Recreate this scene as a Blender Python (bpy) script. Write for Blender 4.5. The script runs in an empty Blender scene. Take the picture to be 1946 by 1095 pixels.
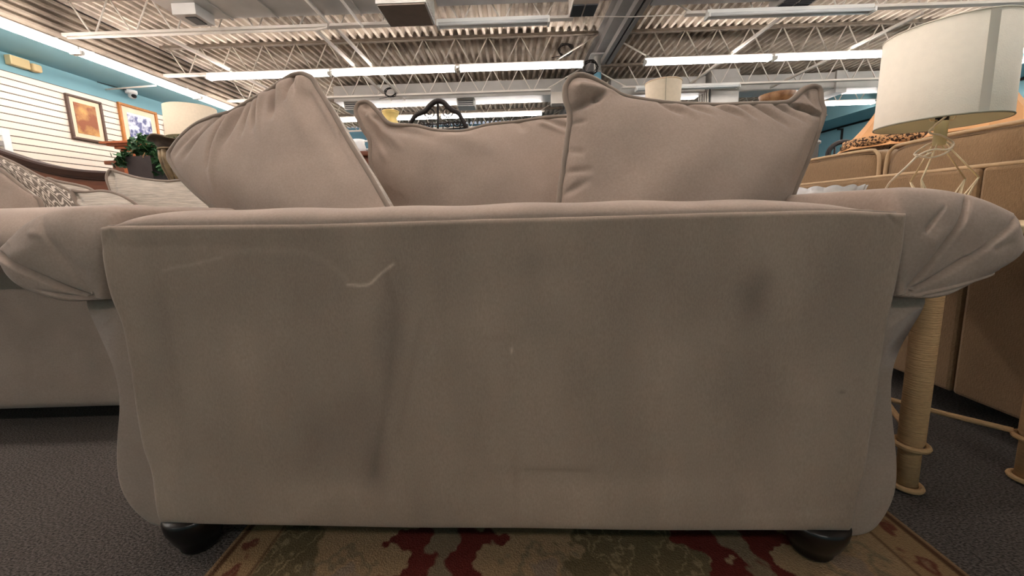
import bpy, bmesh, math, random
import numpy as np
from mathutils import Vector, Matrix
random.seed(7); RNG = np.random.RandomState(7)
SC = bpy.context.scene
COL = SC.collection

# ------------------------------------------------------------------ camera
F, X0, Y0, H = 731.0, 973.0, 513.0, 0.76          # focal length / optical centre in pixels of 1946x1095, eye height
PITCH, ROLL, YAW = math.atan((513 - 408) / F), 0.032, math.radians(0.35)
FW = np.array([math.sin(-YAW) * math.cos(PITCH), math.cos(YAW) * math.cos(PITCH), -math.sin(PITCH)])
_r = np.cross(FW, [0, 0, 1]); _r /= np.linalg.norm(_r); _u = np.cross(_r, FW)
RT = _r * math.cos(ROLL) - _u * math.sin(ROLL)
UP = _u * math.cos(ROLL) + _r * math.sin(ROLL)
EYE = np.array([0, 0, H])
cam_data = bpy.data.cameras.new('camera'); cam = bpy.data.objects.new('camera', cam_data); COL.objects.link(cam)
cam_data.sensor_fit = 'HORIZONTAL'; cam_data.sensor_width = 36.0
cam_data.lens = 36.0 * F / 1946.0
cam_data.shift_x = 0.0
cam_data.shift_y = -(547.5 - Y0) / 1946.0
cam_data.clip_start = 0.02; cam_data.clip_end = 100
cam.matrix_world = Matrix(((RT[0], UP[0], -FW[0], EYE[0]), (RT[1], UP[1], -FW[1], EYE[1]), (RT[2], UP[2], -FW[2], EYE[2]), (0, 0, 0, 1)))
SC.camera = cam
# ------------------------------------------------------------------ world, exposure
W = bpy.data.worlds.new('world'); SC.world = W; W.use_nodes = True
W.node_tree.nodes['Background'].inputs[0].default_value = (0.8, 0.86, 1.0, 1)
W.node_tree.nodes['Background'].inputs[1].default_value = 0.3
SC.view_settings.view_transform = 'Standard'; SC.view_settings.look = 'None'
SC.view_settings.exposure = 0.74; SC.view_settings.gamma = 1.0; SC.view_settings.use_curve_mapping = False
TUBE_STRENGTH = 20.0


def ray(px, py): return FW + RT * ((px - X0) / F) - UP * ((py - Y0) / F)
def at_y(px, py, Y): d = ray(px, py); return EYE + d * (Y / d[1])
def at_x(px, py, X): d = ray(px, py); return EYE + d * (X / d[0])
def at_z(px, py, Z): d = ray(px, py); return EYE + d * ((Z - H) / d[2])
def at_plane(px, py, p0, n): d = ray(px, py); return EYE + d * (np.dot(np.asarray(p0) - EYE, n) / np.dot(d, n))
def proj(p):
    v = np.asarray(p, float) - EYE; z = v @ FW
    return np.stack([X0 + F * (v @ RT) / z, Y0 - F * (v @ UP) / z], -1)


# ------------------------------------------------------------------ materials
def lin(c):
    return tuple((x / 255 / 12.92 if x / 255 <= 0.04045 else ((x / 255 + 0.055) / 1.055) ** 2.4) for x in c)

def M(name, col, rough=0.8, metal=0.0, var=0.0, vscale=4.0, stretch=(1, 1, 1), bump=0.0, bscale=60.0, bstretch=(1, 1, 1),
      sheen=0.0, emis=0.0, spec=0.3, col2=None, detail=4.0, attr=None, transmission=0.0, ramp=(0.35, 0.65), bdist=0.01, grain=0.0, gscale=300.0, gstretch=(1, 1, 1), coat=0.0):
    m = bpy.data.materials.new(name); m.use_nodes = True
    nt = m.node_tree; N = nt.nodes; L = nt.links
    b = N['Principled BSDF']
    c1 = lin(col)
    b.inputs['Base Color'].default_value = (*c1, 1); b.inputs['Roughness'].default_value = rough
    b.inputs['Metallic'].default_value = metal; b.inputs['Specular IOR Level'].default_value = spec
    if sheen:
        b.inputs['Sheen Weight'].default_value = sheen; b.inputs['Sheen Roughness'].default_value = 0.5
    if transmission:
        b.inputs['Transmission Weight'].default_value = transmission; b.inputs['IOR'].default_value = 1.45
    if emis:
        b.inputs['Emission Color'].default_value = (*c1, 1); b.inputs['Emission Strength'].default_value = emis
    tc = N.new('ShaderNodeTexCoord')
    def noise(scale, st, det):
        mp = N.new('ShaderNodeMapping'); mp.inputs['Scale'].default_value = st
        L.new(tc.outputs['Object'], mp.inputs['Vector'])
        n = N.new('ShaderNodeTexNoise'); n.inputs['Scale'].default_value = scale; n.inputs['Detail'].default_value = det
        L.new(mp.outputs[0], n.inputs['Vector']); return n
    out = None
    if var or col2:
        n = noise(vscale, stretch, detail)
        r = N.new('ShaderNodeValToRGB'); r.color_ramp.elements[0].position = ramp[0]; r.color_ramp.elements[1].position = ramp[1]
        ca = lin(col2) if col2 else tuple(x * (1 - var) for x in c1)
        cb = c1 if col2 else tuple(min(1, x * (1 + var)) for x in c1)
        r.color_ramp.elements[0].color = (*ca, 1); r.color_ramp.elements[1].color = (*cb, 1)
        L.new(n.outputs['Fac'], r.inputs[0]); out = r.outputs[0]
        L.new(out, b.inputs['Base Color'])
    if coat:
        b.inputs['Coat Weight'].default_value = coat; b.inputs['Coat Roughness'].default_value = 0.03
    if grain:
        ng = noise(gscale, gstretch, 2.0)
        mr = N.new('ShaderNodeMapRange'); mr.inputs['From Min'].default_value = .3; mr.inputs['From Max'].default_value = .7
        mr.inputs['To Min'].default_value = 1 - grain; mr.inputs['To Max'].default_value = 1 + grain
        L.new(ng.outputs['Fac'], mr.inputs['Value'])
        mg = N.new('ShaderNodeMix'); mg.data_type = 'RGBA'; mg.blend_type = 'MULTIPLY'; mg.inputs[0].default_value = 1
        if out is None: mg.inputs[6].default_value = (*c1, 1)
        else: L.new(out, mg.inputs[6])
        L.new(mr.outputs[0], mg.inputs[7]); out = mg.outputs[2]; L.new(out, b.inputs['Base Color'])
    if attr:
        a = N.new('ShaderNodeAttribute'); a.attribute_name = attr
        if out is None:
            L.new(a.outputs['Color'], b.inputs['Base Color'])
        else:
            mx = N.new('ShaderNodeMix'); mx.data_type = 'RGBA'; mx.blend_type = 'MULTIPLY'; mx.inputs[0].default_value = 1
            L.new(out, mx.inputs[6]); L.new(a.outputs['Color'], mx.inputs[7]); L.new(mx.outputs[2], b.inputs['Base Color'])
    if bump:
        n2 = noise(bscale, bstretch, 3.0)
        bp = N.new('ShaderNodeBump'); bp.inputs['Strength'].default_value = bump; bp.inputs['Distance'].default_value = bdist
        L.new(n2.outputs['Fac'], bp.inputs['Height']); L.new(bp.outputs[0], b.inputs['Normal'])
    return m

MT = {}
MT['suede'] = M('taupe_microsuede', (157, 138, 123), 0.9, var=0.10, vscale=3.4, stretch=(1.7, 1.7, 0.8), detail=7, grain=.09, gscale=190, gstretch=(2.2, 1, .8), bump=0.12, bscale=420, sheen=0.12, spec=0.1, attr='nap', bdist=0.002)
MT['suede2'] = M('taupe_microsuede_plain', (160, 141, 128), 0.9, var=0.09, vscale=6, detail=6, grain=.07, gscale=190, bump=0.12, bscale=420, sheen=0.15, spec=0.1, bdist=0.002)
MT['piping'] = M('taupe_piping', (138, 122, 109), 0.85, var=0.06, vscale=30, sheen=0.2, spec=0.15)
MT['chenille'] = M('ribbed_chenille', (186, 174, 160), 0.9, var=0.16, vscale=30, stretch=(0.5, 0.5, 4), bump=0.5, bscale=60, bstretch=(.3, .3, 3), sheen=0.3, spec=0.1)
MT['carpet'] = M('charcoal_carpet', (112, 104, 98), 0.95, col2=(60, 56, 53), vscale=140, stretch=(1, 2.2, 1), detail=3, bump=0.7, bscale=220, spec=0.05)
MT['foot'] = M('black_lacquer_wood', (16, 14, 14), 0.28, spec=0.4)
MT['rug'] = M('rug_pile', (255, 255, 255), 0.95, attr='pat', bump=0.6, bscale=240, spec=0.05)
MT['white_wall'] = M('cream_slat_paint', (240, 226, 210), 0.6, var=0.02, vscale=2)
MT['groove'] = M('slat_groove_dark', (96, 84, 76), 0.7)
MT['teal'] = M('teal_paint', (128, 172, 182), 0.7, var=0.04, vscale=1.5, bump=0.05, bscale=20)
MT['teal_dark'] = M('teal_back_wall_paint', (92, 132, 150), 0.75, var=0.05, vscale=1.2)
MT['deck'] = M('sprayed_roof_deck', (204, 192, 177), 0.95, col2=(134, 122, 110), vscale=1.3, stretch=(1.0, 1.8, 1), detail=10, bump=.5, bscale=30, spec=0.05, bdist=0.012, ramp=(0.3, 0.55))
MT['face_spray'] = M('sprayed_bulkhead', (170, 156, 140), 0.95, col2=(122, 110, 98), vscale=2, detail=8, bump=.5, bscale=25, bdist=.02)
MT['chord_steel'] = M('oversprayed_steel', (126, 115, 103), 0.95, var=.2, vscale=9, detail=8, bump=.6, bscale=40)  # joist top chords, a mottled tone darker than the deck
MT['white_steel'] = M('white_painted_steel', (226, 218, 208), 0.55, var=0.06, vscale=3)
MT['grey_steel'] = M('grey_painted_steel', (146, 142, 138), 0.5, var=0.08, vscale=3)
MT['galv'] = M('galvanised_duct', (196, 193, 188), 0.42, metal=0.25, var=0.07, vscale=3, spec=0.5)
MT['duct_dark'] = M('brown_duct_board', (128, 116, 106), 0.7, var=0.06, vscale=8)
MT['grille'] = M('grille_dark_gap', (70, 72, 76), 0.6)
MT['fixture'] = M('fixture_white_enamel', (236, 236, 232), 0.4)
MT['tube_on'] = M('lit_fluorescent_tube', (255, 246, 241), 0.5, emis=TUBE_STRENGTH)
MT['tube_off'] = M('unlit_fluorescent_tube', (225, 228, 228), 0.3, spec=0.5)
MT['shade_white'] = M('white_linen_shade', (238, 229, 212), 0.85, var=0.015, vscale=60, bump=0.1, bscale=300)
MT['shade_cream'] = M('cream_linen_shade', (206, 192, 170), 0.9, var=.03, vscale=40)
MT['shade_in'] = M('shade_lining', (226, 222, 196), 0.8)
MT['shade_band'] = M('shade_grey_band', (220, 212, 197), 0.85)
MT['shade_rim'] = M('shade_rim_grey', (150, 146, 128), 0.7)
MT['brass'] = M('champagne_wire', (222, 204, 168), 0.35, metal=0.5, spec=0.5)
MT['candle'] = M('ivory_lamp_neck', (212, 200, 158), 0.5)
MT['cord'] = M('ivory_cord', (224, 208, 184), 0.5)
MT['black'] = M('black_plastic', (24, 24, 26), 0.4)
MT['brown_fab'] = M('olive_brown_chenille', (142, 115, 86), 0.95, var=0.12, vscale=120, stretch=(1, 3, .5), bump=0.25, bscale=220, sheen=0.2, spec=0.05)
MT['brown_piping'] = M('tan_piping', (188, 160, 126), 0.85, var=0.05, vscale=40)
MT['rope'] = M('wrapped_rope', (204, 166, 122), 0.9, var=0.1, vscale=90, stretch=(1, 1, 6), bump=0.6, bscale=60, bstretch=(.3, .3, 6), spec=0.1)
MT['table_top'] = M('pale_wood_top', (206, 182, 148), 0.6, var=0.06, vscale=12, stretch=(1, 8, 1))
MT['dark_wood'] = M('dark_walnut', (56, 34, 25), 0.5, var=0.2, vscale=6, stretch=(1, 1, 8), spec=0.2)
MT['mahogany'] = M('mahogany', (112, 62, 40), 0.4, var=0.18, vscale=5, stretch=(1, 1, 6), spec=0.4)
MT['orange_wood'] = M('cherry_wood', (164, 92, 56), 0.5, var=0.12, vscale=6, stretch=(2, 2, 1))
MT['gold_frame'] = M('gilded_wood', (180, 118, 62), 0.5, var=0.1, vscale=20)
MT['brown_frame'] = M('brown_frame_wood', (94, 74, 64), 0.5, var=0.1, vscale=20)
MT['mat_board'] = M('cream_mat_board', (232, 208, 180), 0.85)
MT['art_gold'] = M('autumn_print', (206, 158, 92), 0.5, col2=(140, 82, 52), vscale=5, detail=7, ramp=(0.4, 0.6))
MT['art_blue'] = M('blue_flower_print', (226, 228, 244), 0.4, coat=1.0, col2=(76, 82, 128), vscale=11, detail=6, ramp=(0.42, 0.62))
MT['urn'] = M('bronze_urn', (120, 104, 84), 0.45, col2=(52, 44, 42), vscale=4, metal=0.3)
MT['urn_rib'] = M('antique_gold_rib', (150, 128, 96), 0.45, col2=(92, 78, 62), vscale=9, metal=0.3)
MT['leaf'] = M('ivy_leaf', (60, 104, 58), 0.55, col2=(24, 56, 34), vscale=9, spec=0.4)
MT['planter'] = M('charcoal_planter', (62, 54, 52), 0.7, var=0.15, vscale=8)
MT['terracotta'] = M('terracotta_bloom', (206, 118, 92), 0.7)
MT['iron'] = M('wrought_iron', (44, 38, 36), 0.5, metal=0.3, var=0.15, vscale=20)
MT['yellow'] = M('yellow_ceramic', (232, 204, 128), 0.45, var=0.08, vscale=10)
MT['white_cer'] = M('white_ceramic', (232, 234, 236), 0.3, var=0.02)
MT['marble_sh'] = M('amber_marbled_glass', (168, 128, 92), 0.4, col2=(112, 74, 44), vscale=14, detail=6)
MT['orange_sh'] = M('peach_lamp_shade', (226, 170, 118), 0.8, var=0.05, vscale=6)
MT['fringe'] = M('beaded_fringe', (208, 160, 112), 0.8, col2=(58, 40, 30), vscale=60, detail=3, ramp=(0.45, 0.55))
MT['glass'] = M('clear_pressed_glass', (252, 252, 252), 0.04, transmission=0.6, spec=0.8)
MT['plastic_beige'] = M('aged_ivory_plastic', (226, 200, 150), 0.5, var=0.04)
MT['white_pl'] = M('white_plastic', (236, 236, 234), 0.4)
MT['column_teal'] = M('column_teal_paint', (124, 176, 196), 0.5, var=0.03)
MT['cable'] = M('black_cable', (40, 36, 34), 0.6)

def chevron_mat():
    m = bpy.data.materials.new('chevron_weave'); m.use_nodes = True
    nt = m.node_tree; N = nt.nodes; L = nt.links; b = N['Principled BSDF']; b.inputs['Roughness'].default_value = 0.9
    uv = N.new('ShaderNodeUVMap'); sp = N.new('ShaderNodeSeparateXYZ'); L.new(uv.outputs[0], sp.inputs[0])
    def mth(op, a, bb=None):
        n = N.new('ShaderNodeMath'); n.operation = op
        for i, v in enumerate((a, bb)):
            if v is None: continue
            if isinstance(v, (int, float)): n.inputs[i].default_value = v
            else: L.new(v, n.inputs[i])
        return n.outputs[0]
    nz = N.new('ShaderNodeTexNoise'); nz.inputs['Scale'].default_value = 14; L.new(uv.outputs[0], nz.inputs['Vector'])
    pp = mth('PINGPONG', mth('MULTIPLY', sp.outputs[0], 7.0), 0.5)
    t = mth('ADD', mth('MULTIPLY', sp.outputs[1], 14.0), mth('MULTIPLY', pp, 2.2))
    t = mth('ADD', t, mth('MULTIPLY', nz.outputs['Fac'], 1.6))
    s = mth('SINE', mth('MULTIPLY', t, 6.28))
    r = N.new('ShaderNodeValToRGB'); r.color_ramp.elements[0].position = 0.55; r.color_ramp.elements[1].position = 0.85
    r.color_ramp.elements[0].color = (*lin((112, 100, 90)), 1); r.color_ramp.elements[1].color = (*lin((206, 194, 180)), 1)
    s2 = mth('MULTIPLY_ADD', s, 0.5); s2.node.inputs[2].default_value = 0.5
    L.new(s2, r.inputs[0]); L.new(r.outputs[0], b.inputs['Base Color'])
    return m
MT['chevron'] = chevron_mat()


# ------------------------------------------------------------------ object helpers
def children(o): return [c for c in bpy.data.objects if c.parent == o]

def tag(o, label=None, cat=None, group=None, kind=None):
    if label: o['label'] = label
    if cat: o['category'] = cat
    if group: o['group'] = group
    if kind: o['kind'] = kind
    return o

def thing(name, loc, label, cat, group=None):
    o = bpy.data.objects.new(name, None); COL.objects.link(o); o.location = tuple(loc); o.empty_display_size = 0.1
    return tag(o, label, cat, group)

def root_loc(p):
    l = np.zeros(3)
    while p is not None:
        l += np.array(p.location); p = p.parent
    return l

def mesh(name, V, Fc, mat, parent=None, smooth=True, loc=None, attr=None, uv=None, kind=None, mats=None, midx=None):
    """V are world coordinates; they are stored relative to the parent (or to loc)."""
    V = np.asarray(V, float)
    off = root_loc(parent) if parent is not None else (np.asarray(loc, float) if loc is not None else np.zeros(3))
    me = bpy.data.meshes.new(name)
    me.from_pydata((V - off).tolist(), [], [tuple(int(i) for i in f) for f in Fc])
    if smooth: me.polygons.foreach_set('use_smooth', [True] * len(me.polygons))
    for mm in (mats or [mat]): me.materials.append(MT[mm] if isinstance(mm, str) else mm)
    if midx is not None: me.polygons.foreach_set('material_index', np.asarray(midx, dtype=np.int32))
    if attr:
        a = me.color_attributes.new(attr[0], 'FLOAT_COLOR', 'POINT')
        c = np.ones((len(V), 4), dtype=np.float32); c[:, :3] = attr[1]
        a.data.foreach_set('color', c.ravel())
    if uv is not None:
        ul = me.uv_layers.new(name='UVMap')
        li = np.zeros(len(me.loops), dtype=np.int32); me.loops.foreach_get('vertex_index', li)
        ul.data.foreach_set('uv', np.asarray(uv, dtype=np.float32)[li].ravel())
    me.validate(); me.update()
    o = bpy.data.objects.new(name, me); COL.objects.link(o)
    if parent is not None: o.parent = parent
    elif loc is not None: o.location = tuple(off)
    if kind: o['kind'] = kind
    return o

def fix_normals(o):
    bm = bmesh.new(); bm.from_mesh(o.data); bmesh.ops.recalc_face_normals(bm, faces=bm.faces); bm.to_mesh(o.data); bm.free(); return o

def grid_faces(nu, nv, off=0, closed_u=False, flip=False):
    f = []
    for j in range(nv - 1):
        for i in range(nu if closed_u else nu - 1):
            a = off + j * nu + i; b = off + j * nu + (i + 1) % nu
            q = (a, b, b + nu, a + nu)
            f.append(q[::-1] if flip else q)
    return f

def boxvf(x0, x1, y0, y1, z0, z1, bev=0.0):
    bm = bmesh.new(); bmesh.ops.create_cube(bm, size=1)
    for v in bm.verts:
        v.co.x = x0 + (v.co.x + .5) * (x1 - x0); v.co.y = y0 + (v.co.y + .5) * (y1 - y0); v.co.z = z0 + (v.co.z + .5) * (z1 - z0)
    if bev: bmesh.ops.bevel(bm, geom=list(bm.edges), offset=bev, segments=2, affect='EDGES', profile=0.5)
    bm.verts.index_update()
    V = [tuple(v.co) for v in bm.verts]; Fc = [[v.index for v in f.verts] for f in bm.faces]; bm.free()
    return V, Fc

def box(name, b, mat, parent=None, bev=0.0, loc=None, rot=None, kind=None):
    V, Fc = boxvf(*b, bev=bev); V = np.array(V)
    if rot is not None:  # (angle about z, centre)
        a, c = rot; c = np.array(c); d = V - c
        V = np.stack([c[0] + d[:, 0] * math.cos(a) - d[:, 1] * math.sin(a), c[1] + d[:, 0] * math.sin(a) + d[:, 1] * math.cos(a), V[:, 2]], -1)
    return mesh(name, V, Fc, mat, parent, smooth=False, loc=loc, kind=kind)

def joinvf(*parts):
    V = []; Fc = []
    for v, f in parts:
        o = len(V); V += [tuple(p) for p in v]; Fc += [[i + o for i in q] for q in f]
    return V, Fc

def tubevf(path, r, seg=8, closed=False, caps=True):
    P = np.asarray(path, float); n = len(P)
    rr = np.full(n, r) if np.isscalar(r) else np.asarray(r, float)
    T = np.zeros_like(P)
    if closed: T = np.roll(P, -1, 0) - np.roll(P, 1, 0)
    else:
        T[1:-1] = P[2:] - P[:-2]; T[0] = P[1] - P[0]; T[-1] = P[-1] - P[-2]
    T /= np.maximum(np.linalg.norm(T, axis=1, keepdims=True), 1e-9)
    a = np.array([0, 0, 1.0]) if abs(T[0][2]) < 0.9 else np.array([1.0, 0, 0])
    nrm = np.cross(T[0], a); nrm /= np.linalg.norm(nrm)
    V = []
    for i in range(n):
        nrm = nrm - T[i] * (nrm @ T[i]); nrm /= max(np.linalg.norm(nrm), 1e-9)
        bn = np.cross(T[i], nrm)
        for k in range(seg):
            t = 2 * math.pi * k / seg
            V.append(P[i] + rr[i] * (nrm * math.cos(t) + bn * math.sin(t)))
    Fc = grid_faces(seg, n, closed_u=True)
    if closed:
        o = (n - 1) * seg
        Fc += [(o + k, o + (k + 1) % seg, (k + 1) % seg, k) for k in range(seg)]
    elif caps:
        Fc += [tuple(range(seg))[::-1], tuple((n - 1) * seg + k for k in range(seg))]
    return V, Fc

def tube(name, path, r, mat, parent=None, seg=8, closed=False, loc=None):
    V, Fc = tubevf(path, r, seg, closed); return mesh(name, V, Fc, mat, parent, loc=loc)

def lathevf(prof, c, seg=24, squash=1.0):
    V = []
    for r, z in prof:
        for k in range(seg):
            t = 2 * math.pi * k / seg; V.append((c[0] + r * math.cos(t), c[1] + r * math.sin(t) * squash, c[2] + z))
    Fc = grid_faces(seg, len(prof), closed_u=True)
    if prof[0][0] > 1e-4: Fc.append(tuple(range(seg))[::-1])
    if prof[-1][0] > 1e-4: Fc.append(tuple((len(prof) - 1) * seg + k for k in range(seg)))
    return V, Fc

def lathe(name, prof, c, mat, parent=None, seg=24, loc=None, smooth=True):
    V, Fc = lathevf(prof, c, seg); return mesh(name, V, Fc, mat, parent, loc=loc, smooth=smooth)

def cat(P, n):
    """Catmull-Rom resample of a polyline (any dimension) to n points, even by arc length."""
    P = np.asarray(P, float)
    if len(P) == 2: return P[0] + (P[1] - P[0]) * np.linspace(0, 1, n)[:, None]
    Q = np.vstack([2 * P[0] - P[1], P, 2 * P[-1] - P[-2]]); out = []
    for i in range(1, len(Q) - 2):
        t = np.linspace(0, 1, 24, endpoint=False)[:, None]
        p0, p1, p2, p3 = Q[i - 1], Q[i], Q[i + 1], Q[i + 2]
        out.append(0.5 * (2 * p1 + (p2 - p0) * t + (2 * p0 - 5 * p1 + 4 * p2 - p3) * t ** 2 + (3 * p1 - p0 - 3 * p2 + p3) * t ** 3))
    out = np.vstack(out + [P[-1:]])
    s = np.concatenate([[0], np.cumsum(np.linalg.norm(np.diff(out, axis=0), axis=1))])
    return np.stack([np.interp(np.linspace(0, s[-1], n), s, out[:, k]) for k in range(P.shape[1])], -1)

def softbox(name, c, h, mat, parent=None, p=5.0, n=14, rotz=0.0, noise=0.0, loc=None):
    """rounded cushion: cube grid pushed to a p-norm ball"""
    V = []; Fc = []
    lin_ = np.linspace(-1, 1, n)
    for ax in range(3):
        for s in (-1, 1):
            o = len(V)
            for j in lin_:
                for i in lin_:
                    q = np.zeros(3); q[ax] = s; q[(ax + 1) % 3] = math.sin(i * math.pi / 2); q[(ax + 2) % 3] = math.sin(j * math.pi / 2)
                    q = q / (np.sum(np.abs(q) ** p) ** (1 / p))
                    q = q * (1 + noise * math.sin(q[0] * 9 + q[1] * 7 + ax))
                    V.append(q * np.array(h))
            Fc += grid_faces(n, n, o, flip=(s < 0))
    V = np.array(V); a = rotz
    V = np.stack([V[:, 0] * math.cos(a) - V[:, 1] * math.sin(a), V[:, 0] * math.sin(a) + V[:, 1] * math.cos(a), V[:, 2]], -1) + np.array(c)
    o = mesh(name, V, Fc, mat, parent, loc=loc)
    bm = bmesh.new(); bm.from_mesh(o.data); bmesh.ops.remove_doubles(bm, verts=bm.verts, dist=1e-5); bmesh.ops.recalc_face_normals(bm, faces=bm.faces); bm.to_mesh(o.data); bm.free()
    return o

def copy_tree(o, delta, parent=None):
    c = o.copy(); COL.objects.link(c)
    if parent is None: c.location = Vector(o.location) + Vector(delta)
    else: c.parent = parent
    for ch in children(o): copy_tree(ch, delta, c)
    return c

def seg_dist(P, a, b):
    a = np.asarray(a, float); b = np.asarray(b, float); d = b - a; L2 = d @ d
    t = np.clip(((P - a) @ d) / L2, 0, 1); q = a + t[:, None] * d
    dist = np.linalg.norm(P - q, axis=1)
    side = np.sign((P[:, 0] - a[0]) * d[1] - (P[:, 1] - a[1]) * d[0])
    return dist, side, t

def folds(P, segs):
    """relief (metres) from folds given as (a, b, width, depth[, fade at start, fade at end, one_sided])"""
    out = np.zeros(len(P))
    for s in segs:
        a, b, w, dep = s[:4]; f0 = s[4] if len(s) > 4 else 0; f1 = s[5] if len(s) > 5 else 1; one = s[6] if len(s) > 6 else 0
        d, side, t = seg_dist(P, a, b)
        k = (1 - f0 * (1 - t) ** 1.5) * (1 - f1 * t ** 1.5)
        if one:
            g = np.where(side * one > 0, np.exp(-d / w), np.exp(-(d / (w * 0.22)) ** 2))
        else:
            g = np.exp(-(d / w) ** 2)
        out += dep * k * g
    return out

# ================================================================== the room
XL, XR, YB, YF = -7.0, 10.6, 13.7, -4.0           # left / right walls, far wall, wall behind the camera
ZCH, ZDK, ZSF = 3.36, 3.86, 3.22                    # joist bottom chord, roof deck, soffit
XE, XRE = -6.07, 9.4                                # soffit outer faces

def struct(name, b, mat, bev=0):
    o = box(name, b, mat, bev=bev); o['kind'] = 'structure'; return o
struct('floor', (XL, XR, YF, YB, -0.1, 0.0), 'carpet')
wl = struct('wall_left', (XL - 0.2, XL, YF, YB, 0, ZDK), 'teal')
struct('wall_right', (XR, XR + 0.2, YF, YB, 0, ZDK), 'teal')
struct('wall_back', (XL, XR, YB, YB + 0.2, 0, ZDK), 'teal_dark')
struct('wall_front', (XL, XR, YF - 0.2, YF, 0, ZDK), 'teal')
# soffits along both side walls
V = []
for yy in (YF, YB): V += [(XL, yy, ZSF), (-6.25, yy, ZSF + .09), (-6.25, yy, ZDK), (XL, yy, ZDK)]
fix_normals(mesh('trim_1', V, [(0, 1, 5, 4), (1, 2, 6, 5), (2, 3, 7, 6), (3, 0, 4, 7), (0, 3, 2, 1), (4, 5, 6, 7)], 'teal', smooth=False, kind='structure'))
V = []; zz_ = ZSF + .075; k = 0
while zz_ < ZDK:
    for dz, dx in ((0, .12), (.03, .12), (.04, .075), (.07, .06), (.085, .075)):
        if zz_ + dz < ZDK: V += [(-6.249 + dx, YF, zz_ + dz), (-6.249 + dx, YB, zz_ + dz)]
    zz_ += .1
fix_normals(mesh('trim_3', V, [(2 * i, 2 * i + 1, 2 * i + 3, 2 * i + 2) for i in range(len(V) // 2 - 1)], 'face_spray', smooth=False, kind='structure'))
struct('trim_2', (XRE, XR, YF, YB, ZSF, ZDK), 'teal')
# corrugated, sprayed roof deck
per = 0.14; xs = []; zs = []
x = XL
while x < XR:
    for dx, dz in ((0, 0), (.045, 0), (.056, .06), (.070, .085), (.115, .085), (.129, .06)): xs.append(x + dx); zs.append(ZDK + dz)
    x += per
ny = 30; ys_ = np.linspace(YF, YB, ny)
V = [(xx, yy, zz) for yy in ys_ for xx, zz in zip(xs, zs)]
ce = mesh('ceiling', V, grid_faces(len(xs), ny), 'deck', smooth=False, kind='structure')
box('roof_slab', (XL, XR, YF, YB, ZDK + 0.095, ZDK + 0.2), 'deck', parent=ce)

# slat wall boards: each board is a part of the wall
z = 0.12; pitch = 0.098; n = 0
box('slat_backing', (XL, XL + 0.012, YF, YB, 0.10, 2.965), 'groove', parent=wl)
sv, sf = boxvf(XL + 0.012, XL + 0.030, YF, YB, 0, pitch - 0.012, bev=0.003)
first = None
while z + pitch < 2.99:
    if first is None:
        first = mesh('slat', np.array(sv) + [0, 0, z], sf, 'white_wall', parent=wl, smooth=False)
    else:
        c = bpy.data.objects.new('slat', first.data); COL.objects.link(c); c.parent = wl; c.location = (0, 0, pitch * n)
    z += pitch; n += 1
# white door frame at the far left
d1 = thing('door_1', (XL + 0.03, 4.95, 0), 'white door frame at the left edge in the slat wall', 'door'); d1['kind'] = 'structure'
box('door_jamb', (XL + 0.031, XL + 0.08, 5.44, 5.53, 0, 2.14), 'white_pl', d1, bev=0.005)
box('door_lintel', (XL + 0.031, XL + 0.08, 4.40, 5.44, 2.05, 2.14), 'white_pl', d1, bev=0.005)
box('door_jamb', (XL + 0.031, XL + 0.08, 4.40, 4.49, 0, 2.05), 'white_pl', d1, bev=0.005)
box('door_leaf', (XL + 0.031, XL + 0.06, 4.49, 5.44, 0.01, 2.05), 'shade_band', d1)
box('door_closer', (XL + 0.06, XL + 0.11, 5.2, 5.42, 1.90, 1.97), 'grey_steel', d1, bev=0.006)

# ------------------------------------------------------------------ steel joists
JY = [-2.1, -.55, 1.0, 2.56, 4.12, 5.66, 7.2, 8.72, 10.4, 11.95]
def dirbar(a, b, r, seg=6): return tubevf([a, b], r, seg)
ROD = {}
def joist(y, x0, x1, label, end0, end1):
    t = thing('roof_joist', ((x0 + x1) / 2, y, ZCH), label, 'ceiling joist', 'open web roof joists')
    tx0, tx1 = x0 - end0, x1 + end1
    box('top_chord', (tx0, tx1, y - .04, y + .04, ZDK - .05, ZDK - .004), 'chord_steel', t)
    box('bottom_chord', (x0, x1, y - .045, y + .045, ZCH, ZCH + .035), 'white_steel', t)
    w = 0.56; nn = int((x1 - x0 - .3) / w); g = (x1 - x0 - nn * w) / 2
    zt, zb = ZDK - .05, ZCH + .03
    if 'a' not in ROD:
        for key, s in (('a', 1), ('b', -1)):
            v, f = dirbar((0, 0, 0), (s * (w / 2 - .05), 0, zt - zb), .011)
            me = bpy.data.meshes.new('web_rod'); me.from_pydata([tuple(map(float, p)) for p in v], [], f); me.materials.append(MT['white_steel'])
            me.polygons.foreach_set('use_smooth', [True] * len(me.polygons)); ROD[key] = me
    if y > 3:
        for i in range(nn + 1):
            for key, s in (('a', 1), ('b', -1)):
                c = bpy.data.objects.new('web_rod', ROD[key]); COL.objects.link(c); c.parent = t
                c.location = (x0 + g + i * w + s * .03 - t.location.x, 0, zb - ZCH)
    for e, xe, s in ((end0, x0, -1), (end1, x1, 1)):
        if e > .2:
            v, f = dirbar((xe - s * .1, y, zb), (xe + s * e, y, zt), .014); mesh('end_diagonal', v, f, 'white_steel', t)
    return t
WHERE = {5.66: 'nearest in view, carrying unlit tubes', 7.2: 'carrying the brightest lit tube row', 8.72: 'just behind the brightest lit row',
         10.4: 'carrying the farthest lit tube row', 11.95: 'farthest back, against the dark teal wall', 4.12: 'above the ducts at the top edge'}
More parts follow.
